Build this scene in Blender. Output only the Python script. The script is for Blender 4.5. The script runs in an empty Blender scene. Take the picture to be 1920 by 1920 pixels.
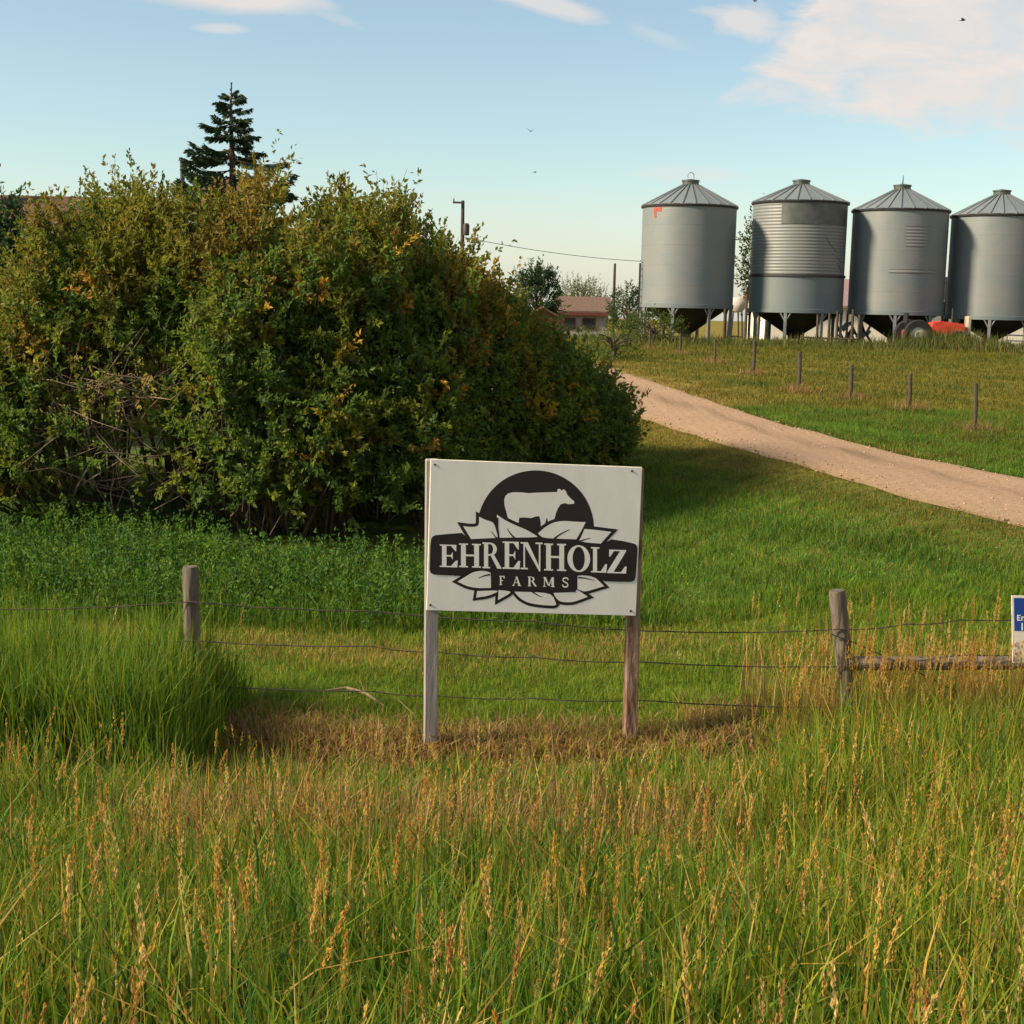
import bpy, math, random
import numpy as np
from mathutils import Matrix, Vector, noise
from mathutils.geometry import tessellate_polygon

SC = bpy.context.scene
COL = SC.collection
RNG = np.random.default_rng(11)
random.seed(5)

# ------------------------------------------------------------------ camera
F = 2600.0
EYE = np.array([0.0, 0.0, 3.1])
PITCH = math.radians(8.6)
ROLL = math.radians(1.15)
CM = Matrix.Rotation(math.radians(90) - PITCH, 3, 'X') @ Matrix.Rotation(ROLL, 3, 'Z')
CMN = np.array(CM)
cam_d = bpy.data.cameras.new('camera')
cam = bpy.data.objects.new('camera', cam_d)
COL.objects.link(cam)
cam.matrix_world = Matrix.Translation(Vector(EYE)) @ CM.to_4x4()
cam_d.sensor_width = 36.0
cam_d.lens = 36.0 * F / 1920.0
cam_d.clip_start = 0.1
cam_d.clip_end = 8000
SC.camera = cam


def ray(px, py):
    return CMN @ np.array([(px - 960) / F, -(py - 960) / F, -1.0])


def at(px, py, depth):
    d = ray(px, py)
    return EYE + d * (depth / d[1])


# ------------------------------------------------------------------ terrain
CY = [-80, 1.5, 3.2, 6.5, 9, 13, 16, 20, 26, 40, 63, 75, 95, 160, 600, 3000]
CZ = [1.5, 1.45, 1.05, .15, 0, 0, .15, .5, .9, 1.25, 1.5, 1.35, .5, .3, -3, -30]
RY = [-80, 1.5, 3.2, 6.5, 9, 11, 14, 17, 20, 30, 45, 63, 75, 95, 160, 600, 3000]
RZ = [1.5, 1.45, 1.1, .3, .1, .22, .62, .85, .98, 1.22, 1.4, 1.5, 1.35, .5, .3, -3, -30]


def smooth(t):
    t = np.clip(t, 0, 1)
    return t * t * (3 - 2 * t)


def terr(x, y):
    x = np.asarray(x, float)
    y = np.asarray(y, float)
    c = 0
    r = 0
    for o in (-1.2, -.6, 0, .6, 1.2):
        k = o * (1 + np.abs(y) * .03)
        c = c + np.interp(y + k, CY, CZ) / 5
        r = r + np.interp(y + k, RY, RZ) / 5
    s = smooth(x / 4.5)
    z = c * (1 - s) + r * s
    z = z + (.03 - .024 * smooth((y - 11) / 3) * (1 - smooth((y - 60) / 20))) * np.sin(x * 1.7 + .4 * y) * np.sin(y * 1.3 + .7) + .015 * np.sin(3.1 * x + 2) * np.sin(2.7 * y)
    return z


def tz(x, y):
    return float(terr(x, y))


def ground_at(px, py):
    d = ray(px, py)
    d = d / d[1]
    t = np.concatenate([np.arange(3, 60, .02), np.arange(60, 300, .2)])
    p = EYE[None] + d[None] * t[:, None]
    b = p[:, 2] < terr(p[:, 0], p[:, 1])
    i = int(np.argmax(b)) if b.any() else len(t) - 1
    return p[i]


# ------------------------------------------------------------------ materials
def mat(name, color=(.5, .5, .5), rough=.7, metal=0.0, spec=.3, noise_amt=.25, noise_scale=8, color2=None, bump=0.0,
        bump_scale=30, attr=False, stretch=None, transl=0.0, detail=6):
    m = bpy.data.materials.new(name)
    m.use_nodes = True
    nt = m.node_tree
    N, L = nt.nodes, nt.links
    bs = N['Principled BSDF']
    out = N['Material Output']
    bs.inputs['Roughness'].default_value = rough
    bs.inputs['Metallic'].default_value = metal
    bs.inputs['Specular IOR Level'].default_value = spec
    tc = N.new('ShaderNodeTexCoord')
    mp = N.new('ShaderNodeMapping')
    L.new(tc.outputs['Object'], mp.inputs['Vector'])
    if stretch:
        mp.inputs['Scale'].default_value = stretch
    nz = N.new('ShaderNodeTexNoise')
    nz.inputs['Scale'].default_value = noise_scale
    nz.inputs['Detail'].default_value = detail
    nz.inputs['Roughness'].default_value = .65
    L.new(mp.outputs['Vector'], nz.inputs['Vector'])
    if attr:
        at_ = N.new('ShaderNodeAttribute')
        at_.attribute_name = 'Col'
        base = at_.outputs['Color']
    else:
        rgb = N.new('ShaderNodeRGB')
        rgb.outputs[0].default_value = (*color, 1)
        base = rgb.outputs[0]
    mx = N.new('ShaderNodeMix')
    mx.data_type = 'RGBA'
    rp = N.new('ShaderNodeMapRange')
    rp.inputs['From Min'].default_value = .35
    rp.inputs['From Max'].default_value = .65
    L.new(nz.outputs['Fac'], rp.inputs['Value'])
    if color2 is not None:
        L.new(rp.outputs['Result'], mx.inputs['Factor'])
        L.new(base, mx.inputs['A'])
        mx.inputs['B'].default_value = (*color2, 1)
    else:
        rp.inputs['To Min'].default_value = 1 - noise_amt
        rp.inputs['To Max'].default_value = 1 + noise_amt
        mx.blend_type = 'MULTIPLY'
        mx.inputs['Factor'].default_value = 1
        L.new(base, mx.inputs['A'])
        L.new(rp.outputs['Result'], mx.inputs['B'])
    L.new(mx.outputs['Result'], bs.inputs['Base Color'])
    if bump:
        n2 = N.new('ShaderNodeTexNoise')
        n2.inputs['Scale'].default_value = bump_scale
        n2.inputs['Detail'].default_value = 8
        L.new(mp.outputs['Vector'], n2.inputs['Vector'])
        bp = N.new('ShaderNodeBump')
        bp.inputs['Strength'].default_value = bump
        bp.inputs['Distance'].default_value = .02
        L.new(n2.outputs['Fac'], bp.inputs['Height'])
        L.new(bp.outputs['Normal'], bs.inputs['Normal'])
    if transl:
        tr = N.new('ShaderNodeBsdfTranslucent')
        L.new(mx.outputs['Result'], tr.inputs['Color'])
        ms = N.new('ShaderNodeMixShader')
        ms.inputs['Fac'].default_value = transl
        L.new(bs.outputs[0], ms.inputs[1])
        L.new(tr.outputs[0], ms.inputs[2])
        L.new(ms.outputs[0], out.inputs['Surface'])
    return m


def galv(name, base=(.155, .185, .20), corr=True, tint=(.19, .20, .20), metal=.25, pitch=.1, strength=.05):
    m = mat(name, base, rough=.48, metal=metal, spec=.4, color2=tint, noise_scale=.55, stretch=(1, 1, 1.6), detail=3)
    nt = m.node_tree
    N, L = nt.nodes, nt.links
    bs = N['Principled BSDF']
    tc = N.new('ShaderNodeTexCoord')
    if corr:
        sp = N.new('ShaderNodeSeparateXYZ')
        L.new(tc.outputs['Object'], sp.inputs[0])
        mu = N.new('ShaderNodeMath'); mu.operation = 'MULTIPLY'
        mu.inputs[1].default_value = 2 * math.pi / pitch
        L.new(sp.outputs['Z'], mu.inputs[0])
        sn = N.new('ShaderNodeMath'); sn.operation = 'SINE'
        L.new(mu.outputs[0], sn.inputs[0])
        bp = N.new('ShaderNodeBump')
        bp.inputs['Strength'].default_value = strength
        bp.inputs['Distance'].default_value = .02
        L.new(sn.outputs[0], bp.inputs['Height'])
        L.new(bp.outputs['Normal'], bs.inputs['Normal'])
    nz = N.new('ShaderNodeTexNoise')
    nz.inputs['Scale'].default_value = 1.3
    nz.inputs['Detail'].default_value = 5
    mp = N.new('ShaderNodeMapping')
    mp.inputs['Scale'].default_value = (3, 3, .35)
    L.new(tc.outputs['Object'], mp.inputs['Vector'])
    L.new(mp.outputs['Vector'], nz.inputs['Vector'])
    rr = N.new('ShaderNodeMapRange')
    rr.inputs['To Min'].default_value = .48
    rr.inputs['To Max'].default_value = .72
    L.new(nz.outputs['Fac'], rr.inputs['Value'])
    L.new(rr.outputs['Result'], bs.inputs['Roughness'])
    return m


M = {}
M['ground'] = mat('earth_and_thatch', attr=True, rough=.95, spec=.1, noise_amt=.45, noise_scale=5, bump=.6, bump_scale=12)
M['road'] = mat('gravel', attr=True, rough=.95, spec=.1, noise_amt=.16, noise_scale=14, bump=.5, bump_scale=40)
M['veg'] = mat('leaf_and_blade', attr=True, rough=.6, spec=.25, noise_amt=.18, noise_scale=3, transl=.45)
M['needle'] = mat('spruce_needle', attr=True, rough=.7, spec=.15, noise_amt=.2, noise_scale=3, transl=.1)
M['bark'] = mat('bark', (.10, .075, .055), rough=.9, spec=.1, noise_amt=.4, noise_scale=14, stretch=(1, 1, .3))
M['twig'] = mat('dead_twig', (.20, .145, .10), rough=.9, spec=.1, noise_amt=.3, noise_scale=14)
M['greywood'] = mat('weathered_wood', (.22, .19, .165), rough=.9, spec=.15, color2=(.11, .09, .075), noise_scale=18, stretch=(1.5, 1.5, .12), bump=.7, bump_scale=20)
M['fencewood'] = mat('fence_wood', (.17, .145, .115), rough=.9, spec=.15, color2=(.07, .055, .045), noise_scale=16, stretch=(1.6, 1.6, .15), bump=.7, bump_scale=22)
M['paintgrey'] = mat('grey_painted_wood', (.26, .235, .225), rough=.7, spec=.25, noise_amt=.14, noise_scale=9, stretch=(2, 2, .2), bump=.25)
M['peelwood'] = mat('peeling_brown_wood', (.30, .21, .16), rough=.85, spec=.2, color2=(.12, .05, .025), noise_scale=13, stretch=(1.6, 1.6, .35), bump=.6, bump_scale=25)
M['board'] = mat('white_sign_panel', (.74, .71, .665), rough=.5, spec=.3, noise_amt=.045, noise_scale=4, stretch=(2.2, 2.2, .6), bump=.015)
M['boardedge'] = mat('sign_panel_edge', (.66, .62, .48), rough=.6, spec=.3, noise_amt=.15, noise_scale=12)
M['ink'] = mat('black_vinyl', (.018, .012, .014), rough=.42, spec=.4, noise_amt=.2, noise_scale=5)
M['vinylwhite'] = mat('white_vinyl', (.74, .71, .665), rough=.5, spec=.3, noise_amt=.05, noise_scale=4)
M['wire'] = mat('rusty_wire', (.05, .04, .035), rough=.7, metal=.3, noise_amt=.3)
M['screw'] = mat('screw_steel', (.12, .11, .10), rough=.5, metal=.8)
M['galv'] = galv('galvanised_bin_wall')
M['galv_c'] = galv('corrugated_bin_wall', base=(.17, .19, .20), tint=(.20, .205, .20), pitch=.14, strength=.4, metal=.25)
M['galv_s'] = galv('smooth_bin_wall', base=(.13, .165, .175), corr=False, metal=.25, tint=(.15, .175, .185))
M['galv_roof'] = galv('bin_roof_metal', base=(.20, .23, .25), corr=False, tint=(.17, .195, .215), metal=.3)
M['galv_dark'] = mat('dark_bin_panel', (.105, .115, .11), rough=.5, metal=.6, noise_amt=.2, noise_scale=2)
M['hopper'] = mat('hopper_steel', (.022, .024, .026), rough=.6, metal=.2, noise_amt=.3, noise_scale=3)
M['leg'] = mat('leg_steel', (.17, .19, .195), rough=.6, metal=.4, noise_amt=.2)
M['darksteel'] = mat('dark_steel', (.05, .05, .05), rough=.6, metal=.5, noise_amt=.3)
M['red'] = mat('red_paint', (.60, .06, .03), rough=.45, spec=.4, noise_amt=.25, noise_scale=4)
M['fadedred'] = mat('faded_red_decal', (.30, .06, .045), rough=.6, noise_amt=.2)
M['tyre'] = mat('tyre_rubber', (.02, .02, .02), rough=.85, noise_amt=.3)
M['rim'] = mat('pale_rim', (.5, .45, .35), rough=.5, metal=.3)
M['whitewall'] = mat('white_siding', (.72, .68, .60), rough=.8, noise_amt=.1, noise_scale=3, stretch=(6, 1, .3))
M['mauve'] = mat('faded_roof_metal', (.26, .17, .17), rough=.65, noise_amt=.18, noise_scale=3, stretch=(5, 1, 1))
M['shingle'] = mat('brown_shingle', (.115, .065, .05), rough=.9, spec=.1, noise_amt=.35, noise_scale=10, stretch=(1, 3, 3))
M['shingle2'] = mat('mauve_shingle', (.14, .095, .08), rough=.9, spec=.1, noise_amt=.3, noise_scale=10)
M['brick'] = mat('red_brick', (.24, .07, .05), rough=.9, spec=.1, noise_amt=.3, noise_scale=12)
M['shedwall'] = mat('grey_shed_wall', (.30, .27, .25), rough=.85, noise_amt=.15, noise_scale=4)
M['fascia'] = mat('dark_red_fascia', (.14, .04, .04), rough=.7, noise_amt=.2)
M['window'] = mat('window_glass', (.03, .035, .04), rough=.08, spec=.6, noise_amt=.1)
M['pole'] = mat('utility_pole_wood', (.07, .055, .045), rough=.9, spec=.1, noise_amt=.3, noise_scale=8)
M['dish'] = mat('pale_tank_paint', (.55, .52, .48), rough=.5, noise_amt=.1)
M['bird'] = mat('bird_feather', (.03, .03, .035), rough=.8, noise_amt=.2)
M['blue'] = mat('blue_sign_face', (.012, .05, .26), rough=.4, spec=.4, noise_amt=.12, noise_scale=6)
M['signdirty'] = mat('dirty_white_sign_face', (.66, .60, .53), rough=.5, spec=.35, noise_amt=.12, noise_scale=22)


# ------------------------------------------------------------------ helpers for objects
def tag(o, label=None, cat=None, group=None, kind=None):
    for k, v in (('label', label), ('category', cat), ('group', group), ('kind', kind)):
        if v:
            o[k] = v
    return o


def empty(name, loc):
    o = bpy.data.objects.new(name, None)
    o.empty_display_size = .2
    COL.objects.link(o)
    o.location = Vector([float(v) for v in loc])
    return o


def np_mesh(name, V, T, material, colors=None, root=None, smooth_=False):
    """V (n,3), T (m,3) triangles; colours per vertex."""
    me = bpy.data.meshes.new(name)
    V = np.asarray(V, np.float32)
    if root is not None:
        o_ = np.zeros(3)
        r = root
        while r is not None:
            o_ = o_ + np.array(r.location)
            r = r.parent
        V = V - o_.astype(np.float32)
    T = np.asarray(T, np.int32)
    me.vertices.add(len(V))
    me.vertices.foreach_set('co', np.ascontiguousarray(V, np.float32).ravel())
    me.loops.add(len(T) * 3)
    me.loops.foreach_set('vertex_index', T.ravel())
    me.polygons.add(len(T))
    me.polygons.foreach_set('loop_start', np.arange(0, len(T) * 3, 3, dtype=np.int32))
    me.polygons.foreach_set('use_smooth', np.full(len(T), smooth_))
    me.update(calc_edges=True)
    if colors is not None:
        a = me.color_attributes.new('Col', 'FLOAT_COLOR', 'POINT')
        c4 = np.ones((len(V), 4), np.float32)
        c4[:, :3] = colors
        a.data.foreach_set('color', c4.ravel())
    me.materials.append(material)
    o = bpy.data.objects.new(name, me)
    COL.objects.link(o)
    if root is not None:
        o.parent = root
    return o


class MB:
    def __init__(s):
        s.v = []
        s.f = []

    def add(s, vs, fs):
        b = len(s.v)
        s.v += [tuple(float(c) for c in v) for v in vs]
        s.f += [tuple(b + i for i in f) for f in fs]
        return s

    def box(s, c, size, ax=None, bevel=0.0):
        """c centre, size full, ax 3x3 rows = axes"""
        A = np.eye(3) if ax is None else np.array(ax, float)
        h = np.array(size) / 2
        if bevel <= 0:
            vs = []
            for i in (-1, 1):
                for j in (-1, 1):
                    for k in (-1, 1):
                        vs.append(np.array(c) + A[0] * h[0] * i + A[1] * h[1] * j + A[2] * h[2] * k)
            return s.add(vs, [(0, 1, 3, 2), (4, 6, 7, 5), (0, 4, 5, 1), (2, 3, 7, 6), (0, 2, 6, 4), (1, 5, 7, 3)])
        b = min(bevel, min(h) * .45)
        ring = [(-1, -1), (1, -1), (1, 1), (-1, 1)]
        prof = [(-h[2], b), (-h[2] + b, 0), (h[2] - b, 0), (h[2], b)]
        vs = []
        for z, ins in prof:
            for (i, j) in ring:
                # chamfered corner: two verts
                x, y = h[0] - ins, h[1] - ins
                c1 = (i * (x - b), j * y)
                c2 = (i * x, j * (y - b))
                pr = (c1, c2) if i * j < 0 else (c2, c1)
                # order round the ring
                for (px_, py_) in (pr if (i, j) in ((1, -1), (-1, 1)) else pr):
                    vs.append(np.array(c) + A[0] * px_ + A[1] * py_ + A[2] * z)
        # sort each ring by angle
        out = []
        n = 8
        for r in range(4):
            seg = vs[r * 8:(r + 1) * 8]
            seg.sort(key=lambda p: math.atan2(float((p - np.array(c)) @ A[1]), float((p - np.array(c)) @ A[0])))
            out += seg
        fs = []
        for r in range(3):
            for k in range(n):
                fs.append((r * n + k, r * n + (k + 1) % n, (r + 1) * n + (k + 1) % n, (r + 1) * n + k))
        fs.append(tuple(reversed(range(n))))
        fs.append(tuple(3 * n + k for k in range(n)))
        return s.add(out, fs)

    def tube(s, pts, rad, n=6, cap=True):
        pts = [np.array(p, float) for p in pts]
        if not hasattr(rad, '__len__'):
            rad = [rad] * len(pts)
        vs = []
        u = None
        for i, p in enumerate(pts):
            t = pts[min(i + 1, len(pts) - 1)] - pts[max(i - 1, 0)]
            t = t / (np.linalg.norm(t) + 1e-9)
            if u is None:
                u = np.cross(t, [.31, .87, .2])
            u = u - t * (u @ t)
            u = u / (np.linalg.norm(u) + 1e-9)
            w = np.cross(t, u)
            for k in range(n):
                a = 2 * math.pi * k / n
                vs.append(p + rad[i] * (math.cos(a) * u + math.sin(a) * w))
        fs = []
        for i in range(len(pts) - 1):
            for k in range(n):
                fs.append((i * n + k, i * n + (k + 1) % n, (i + 1) * n + (k + 1) % n, (i + 1) * n + k))
        if cap:
            fs.append(tuple(reversed(range(n))))
            fs.append(tuple((len(pts) - 1) * n + k for k in range(n)))
        return s.add(vs, fs)

    def lathe(s, c, prof, n=48, a0=0.0, a1=2 * math.pi):
        full = abs(a1 - a0 - 2 * math.pi) < 1e-6
        m = n if full else n + 1
        vs = []
        for (r, z) in prof:
            for k in range(m):
                a = a0 + (a1 - a0) * k / n
                vs.append((c[0] + r * math.cos(a), c[1] + r * math.sin(a), c[2] + z))
        fs = []
        for i in range(len(prof) - 1):
            for k in range(n):
                k2 = (k + 1) % m
                fs.append((i * m + k, i * m + k2, (i + 1) * m + k2, (i + 1) * m + k))
        return s.add(vs, fs)

    def build(s, name, material, root=None, smooth_=False):
        me = bpy.data.meshes.new(name)
        o_ = np.zeros(3)
        r = root
        while r is not None:
            o_ = o_ + np.array(r.location)
            r = r.parent
        me.from_pydata([tuple(np.array(v) - o_) for v in s.v], [], s.f)
        if smooth_:
            me.polygons.foreach_set('use_smooth', [True] * len(me.polygons))
        me.update()
        me.materials.append(material)
        o = bpy.data.objects.new(name, me)
        COL.objects.link(o)
        if smooth_:
            try:
                me.set_sharp_from_angle(angle=math.radians(40))
            except Exception:
                pass
        if root is not None:
            o.parent = root
        return o


# ------------------------------------------------------------------ vegetation builders (all numpy)
def nrm(a):
    return a / (np.linalg.norm(a, axis=-1, keepdims=True) + 1e-9)


def blades_VT(P, H, W, lean, curl, color, nseg=3, yaw=None, jitter=.12):
    """grass blades: P (n,3) H W lean curl (n,) colour (n,3)"""
    n = len(P)
    yaw = RNG.uniform(0, 2 * np.pi, n) if yaw is None else yaw
    la = RNG.uniform(0, 2 * np.pi, n)
    side = np.stack([np.cos(yaw), np.sin(yaw), np.zeros(n)], 1)
    ld = np.stack([np.cos(la), np.sin(la), np.zeros(n)], 1)
    rows = []
    for i in range(nseg + 1):
        t = i / nseg
        off = (lean * t + curl * t ** 2.5)[:, None] * H[:, None] * ld
        z = H * (t - .35 * np.minimum(np.abs(curl), 1.5) * t ** 3)
        p = P + off
        p[:, 2] += z
        if i < nseg:
            w = (W * (1 - .75 * t ** 1.5) / 2)[:, None] * side
            rows += [p - w, p + w]
        else:
            rows += [p]
    k = 2 * nseg + 1
    V = np.stack(rows, 1).reshape(-1, 3)
    T = []
    for i in range(nseg - 1):
        a = 2 * i
        T += [(a, a + 1, a + 3), (a, a + 3, a + 2)]
    a = 2 * (nseg - 1)
    T += [(a, a + 1, a + 2)]
    T = np.array(T)[None] + (np.arange(n) * k)[:, None, None]
    C = color * (1 + RNG.normal(0, jitter, (n, 1)))
    C = np.repeat(np.clip(C, .003, 1), k, 0)
    return V, T.reshape(-1, 3), C


def leaves_VT(P, D, S, W, color, fold=.15, jitter=.15, face=None):
    n = len(P)
    D = nrm(D)
    nz_ = RNG.normal(0, 1, (n, 3))
    if face is not None:
        nz_ = nz_ * .55 + np.array(face)
    sd = nrm(np.cross(D, nz_))
    up = np.cross(sd, D)
    mid = P + D * (S * .45)[:, None]
    w = (W / 2)[:, None] * sd
    V = np.stack([P, mid + w + up * (S * fold)[:, None], P + D * S[:, None], mid - w + up * (S * fold)[:, None]], 1).reshape(-1, 3)
    T = np.array([(0, 1, 2), (0, 2, 3)])[None] + (np.arange(n) * 4)[:, None, None]
    C = color * (1 + RNG.normal(0, jitter, (n, 1)))
    C = np.repeat(np.clip(C, .003, 1), 4, 0)
    return V, T.reshape(-1, 3), C


def merge(parts):
    V, T, C, b = [], [], [], 0
    for v, t, c in parts:
        V.append(v)
        T.append(t + b)
        C.append(c)
        b += len(v)
    return np.concatenate(V), np.concatenate(T), np.concatenate(C)


def shoots_VT(B, D, L, nl, leaf, wid, color, spread=.9, drop=0.0, tmin=.1):
    """leafy shoots: base B, direction D, length L (arrays), nl leaves each"""
    n = len(B)
    D = nrm(D)
    t = RNG.uniform(tmin, 1, (n, nl))
    P = B[:, None] + D[:, None] * (t * L[:, None])[..., None]
    bend = np.zeros_like(P)
    bend[..., 2] = -drop * (t ** 2) * L[:, None]
    P = P + bend + RNG.normal(0, .012, P.shape)
    LD = D[:, None] * (.35 + .5 * t[..., None]) + RNG.normal(0, spread * .5, (n, nl, 3))
    LD[..., 2] -= .1
    S = leaf * RNG.uniform(.6, 1.25, (n, nl)) * (1 - .35 * t)
    C = np.repeat(color[:, None], nl, 1)
    return leaves_VT(P.reshape(-1, 3), LD.reshape(-1, 3), S.ravel(), (S * wid).ravel(), C.reshape(-1, 3), jitter=.09, face=(-.45, -.55, .8))


def pal(cols, w, n):
    cols = np.array(cols, float)
    w = np.array(w, float)
    i = RNG.choice(len(cols), n, p=w / w.sum())
    return cols[i]


def patch(x, y, s, seed=0.0):
    """smooth pseudo-noise in 0..1"""
    v = (np.sin(x * 1.9 / s + 1.3 + seed) * np.sin(y * 2.3 / s + .5 + seed * 2) + .6 * np.sin(x * 4.1 / s + y * 2.7 / s + seed * 3)
         + .5 * np.sin(-x * 3.3 / s + y * 5.9 / s + 2.2 + seed) + .4 * np.sin(x * 8.7 / s + seed) * np.sin(y * 7.9 / s + 1.1))
    return np.clip(.5 + v * .28, 0, 1)


def in_poly(x, y, poly):
    inside = np.zeros(len(x), bool)
    n = len(poly)
    for i in range(n):
        x0, y0 = poly[i]
        x1, y1 = poly[(i + 1) % n]
        c = ((y0 > y) != (y1 > y)) & (x < (x1 - x0) * (y - y0) / (y1 - y0 + 1e-12) + x0)
        inside ^= c
    return inside


# ------------------------------------------------------------------ driveway outline (points on the terrain)
UP = [(1060, 672), (1120, 684), (1200, 709), (1290, 740), (1387, 773), (1470, 800), (1556, 822), (1660, 849), (1762, 875), (1840, 890), (1920, 903), (2080, 932), (2300, 972)]
LO = [(1080, 752), (1150, 771), (1200, 786), (1255, 804), (1312, 821), (1387, 844), (1462, 866), (1545, 892), (1631, 919), (1724, 944), (1819, 969), (1920, 993), (2100, 1040)]
upw = [ground_at(*p) for p in UP]
low = [ground_at(*p) for p in LO]
# carry the track on towards the road, beyond the right edge of the photo
low.append(np.array([low[-1][0] + 6.5, low[-1][1] - 8.5, 0]))
upw.append(np.array([low[-1][0] + 3.2, low[-1][1] + 2.4, 0]))


def resample(pts, n):
    P = np.array([p[:2] for p in pts])
    d = np.concatenate([[0], np.cumsum(np.linalg.norm(np.diff(P, axis=0), axis=1))])
    t = np.linspace(0, d[-1], n)
    Q = np.stack([np.interp(t, d, P[:, i]) for i in (0, 1)], 1)
    for _ in range(40):
        Q[1:-1] = (Q[:-2] + Q[1:-1] * 2 + Q[2:]) / 4
    return Q


RU = resample(upw, 90)
RL = resample(low, 90)
ROADPOLY = [tuple(p) for p in RU] + [tuple(p) for p in RL[::-1]]


# ------------------------------------------------------------------ ground sheet
def zone_ground_color(x, y):
    n = patch(x, y, 1.3)
    dark = np.stack([.055 + .03 * n, .05 + .035 * n, .018 + .006 * n], -1)
    lawn = np.stack([.05 + .05 * n, .095 + .03 * n, .016 + .004 * n], -1)
    past = np.stack([.14 + .06 * n, .125 + .02 * n, .018 + .006 * n], -1)
    olive = np.stack([.14 + .05 * n, .11 + .02 * n, .022 + .004 * n], -1)
    w1 = smooth((y - 9.4) / .6)[..., None]
    c = dark * (1 - w1) + lawn * w1
    w2 = (smooth((y - 17) / 4) * smooth((x + .5) / 2))[..., None]
    c = c * (1 - w2) + olive * w2
    w3 = smooth((y - 22) / 6)[..., None]
    c = c * (1 - w3) + past * w3
    return c


def axis(*segs):
    a = [np.arange(s, e, st) for s, e, st in segs]
    return np.concatenate(a)


gx = np.unique(np.concatenate([-np.geomspace(14, 2500, 26), np.arange(-13.5, 26, .3), np.geomspace(27, 2500, 26)]))
gy = np.unique(np.concatenate([-np.geomspace(6, 300, 10), np.arange(-5, 45, .25), np.arange(45, 110, 1.5), np.geomspace(111, 3000, 26)]))
GX, GY = np.meshgrid(gx, gy)
GZ = terr(GX, GY)
nx, ny = len(gx), len(gy)
V = np.stack([GX, GY, GZ], -1).reshape(-1, 3)
i0 = (np.arange(ny - 1)[:, None] * nx + np.arange(nx - 1)[None]).ravel()
T = np.concatenate([np.stack([i0, i0 + 1, i0 + nx + 1], 1), np.stack([i0, i0 + nx + 1, i0 + nx], 1)])
g = np_mesh('ground', V, T, M['ground'], zone_ground_color(V[:, 0], V[:, 1]), smooth_=True)
tag(g, kind='structure')

# driveway sheet
nu, nw = 90, 17
rv, rc = [], []
for i in range(nu):
    for j in range(nw):
        s = j / (nw - 1)
        wob = .12 * (math.sin(i * 1.7) + math.sin(i * .63 + 1)) * (1 if j == 0 else (-1 if j == nw - 1 else 0))
        p = RL[i] * (1 - s) + RU[i] * s
        d = (RU[i] - RL[i]); d = d / np.linalg.norm(d)
        p = p + d * wob * .35
        z = tz(p[0], p[1]) + (.035 if 0 < j < nw - 1 else .012)
        rv.append((p[0], p[1], z))
        mid = math.exp(-((s - .52 + .05 * math.sin(i * .35)) / .09) ** 2) * (.6 + .4 * math.sin(i * .9) * math.sin(i * .37))
        e = max(0, 1 - min(s, 1 - s) / .08)
        c = np.array([.30, .205, .135]) * (1 - .42 * mid) * (1 + .05 * math.sin(i * 2.1 + j))
        c = c * (1 - .45 * e) + np.array([.17, .12, .04]) * .45 * e
        rc.append(c)
i0 = (np.arange(nu - 1)[:, None] * nw + np.arange(nw - 1)[None]).ravel()
T = np.concatenate([np.stack([i0, i0 + nw, i0 + nw + 1], 1), np.stack([i0, i0 + nw + 1, i0 + 1], 1)])
r = np_mesh('driveway', np.array(rv), T[:, ::-1], M['road'], np.array(rc), smooth_=True)
tag(r, kind='structure')

# loose stones on the driveway
n = 1500
ii = RNG.integers(0, 90, n)
ss = RNG.uniform(0, 1, n)
ss = np.where(RNG.uniform(0, 1, n) < .6, np.where(ss < .5, ss * .3, 1 - (1 - ss) * .3), ss)
PS = RL[ii] * (1 - ss[:, None]) + RU[ii] * ss[:, None] + RNG.normal(0, .12, (n, 2))
PS = np.stack([PS[:, 0], PS[:, 1], terr(PS[:, 0], PS[:, 1]) + .035], 1)
rs = RNG.uniform(.008, .028, n)[:, None]
oc = np.array([(1, 0, 0), (0, 1, 0), (-1, 0, 0), (0, -1, 0), (0, 0, .7), (0, 0, -.7)])
V = (PS[:, None] + rs[:, None] * oc[None] * RNG.uniform(.6, 1.3, (n, 6, 3))).reshape(-1, 3)
T = (np.array([(0, 1, 4), (1, 2, 4), (2, 3, 4), (3, 0, 4), (1, 0, 5), (2, 1, 5), (3, 2, 5), (0, 3, 5)])[None] + (np.arange(n) * 6)[:, None, None]).reshape(-1, 3)
C = np.repeat(np.array([.38, .26, .18]) * RNG.uniform(.5, 1.1, (n, 1)), 6, 0)
o = np_mesh('gravel_stones', V, T, M['road'], C)
tag(o, 'loose pale stones scattered over the gravel driveway', 'gravel', kind='stuff')

# ------------------------------------------------------------------ grasses
GREEN = [(.085, .18, .015), (.115, .215, .015), (.17, .235, .017), (.05, .13, .018)]
YELG = [(.26, .27, .02), (.33, .29, .035), (.21, .25, .02)]
TAN = [(.52, .35, .09), (.58, .42, .15), (.50, .30, .065), (.44, .24, .07)]
RUST = [(.26, .15, .06), (.34, .21, .085), (.19, .11, .05), (.40, .27, .12)]


def tri_area(n, y0, y1, k=.42, m=1.9):
    y = np.sqrt(RNG.uniform(0, 1, n) * ((y1 + 3) ** 2 - (y0 + 3) ** 2) + (y0 + 3) ** 2) - 3
    x = RNG.uniform(-1, 1, n) * (k * y + m)
    return x, y


def on(x, y, dz=0.0):
    return np.stack([x, y, terr(x, y) + dz], 1)


parts = []
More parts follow.
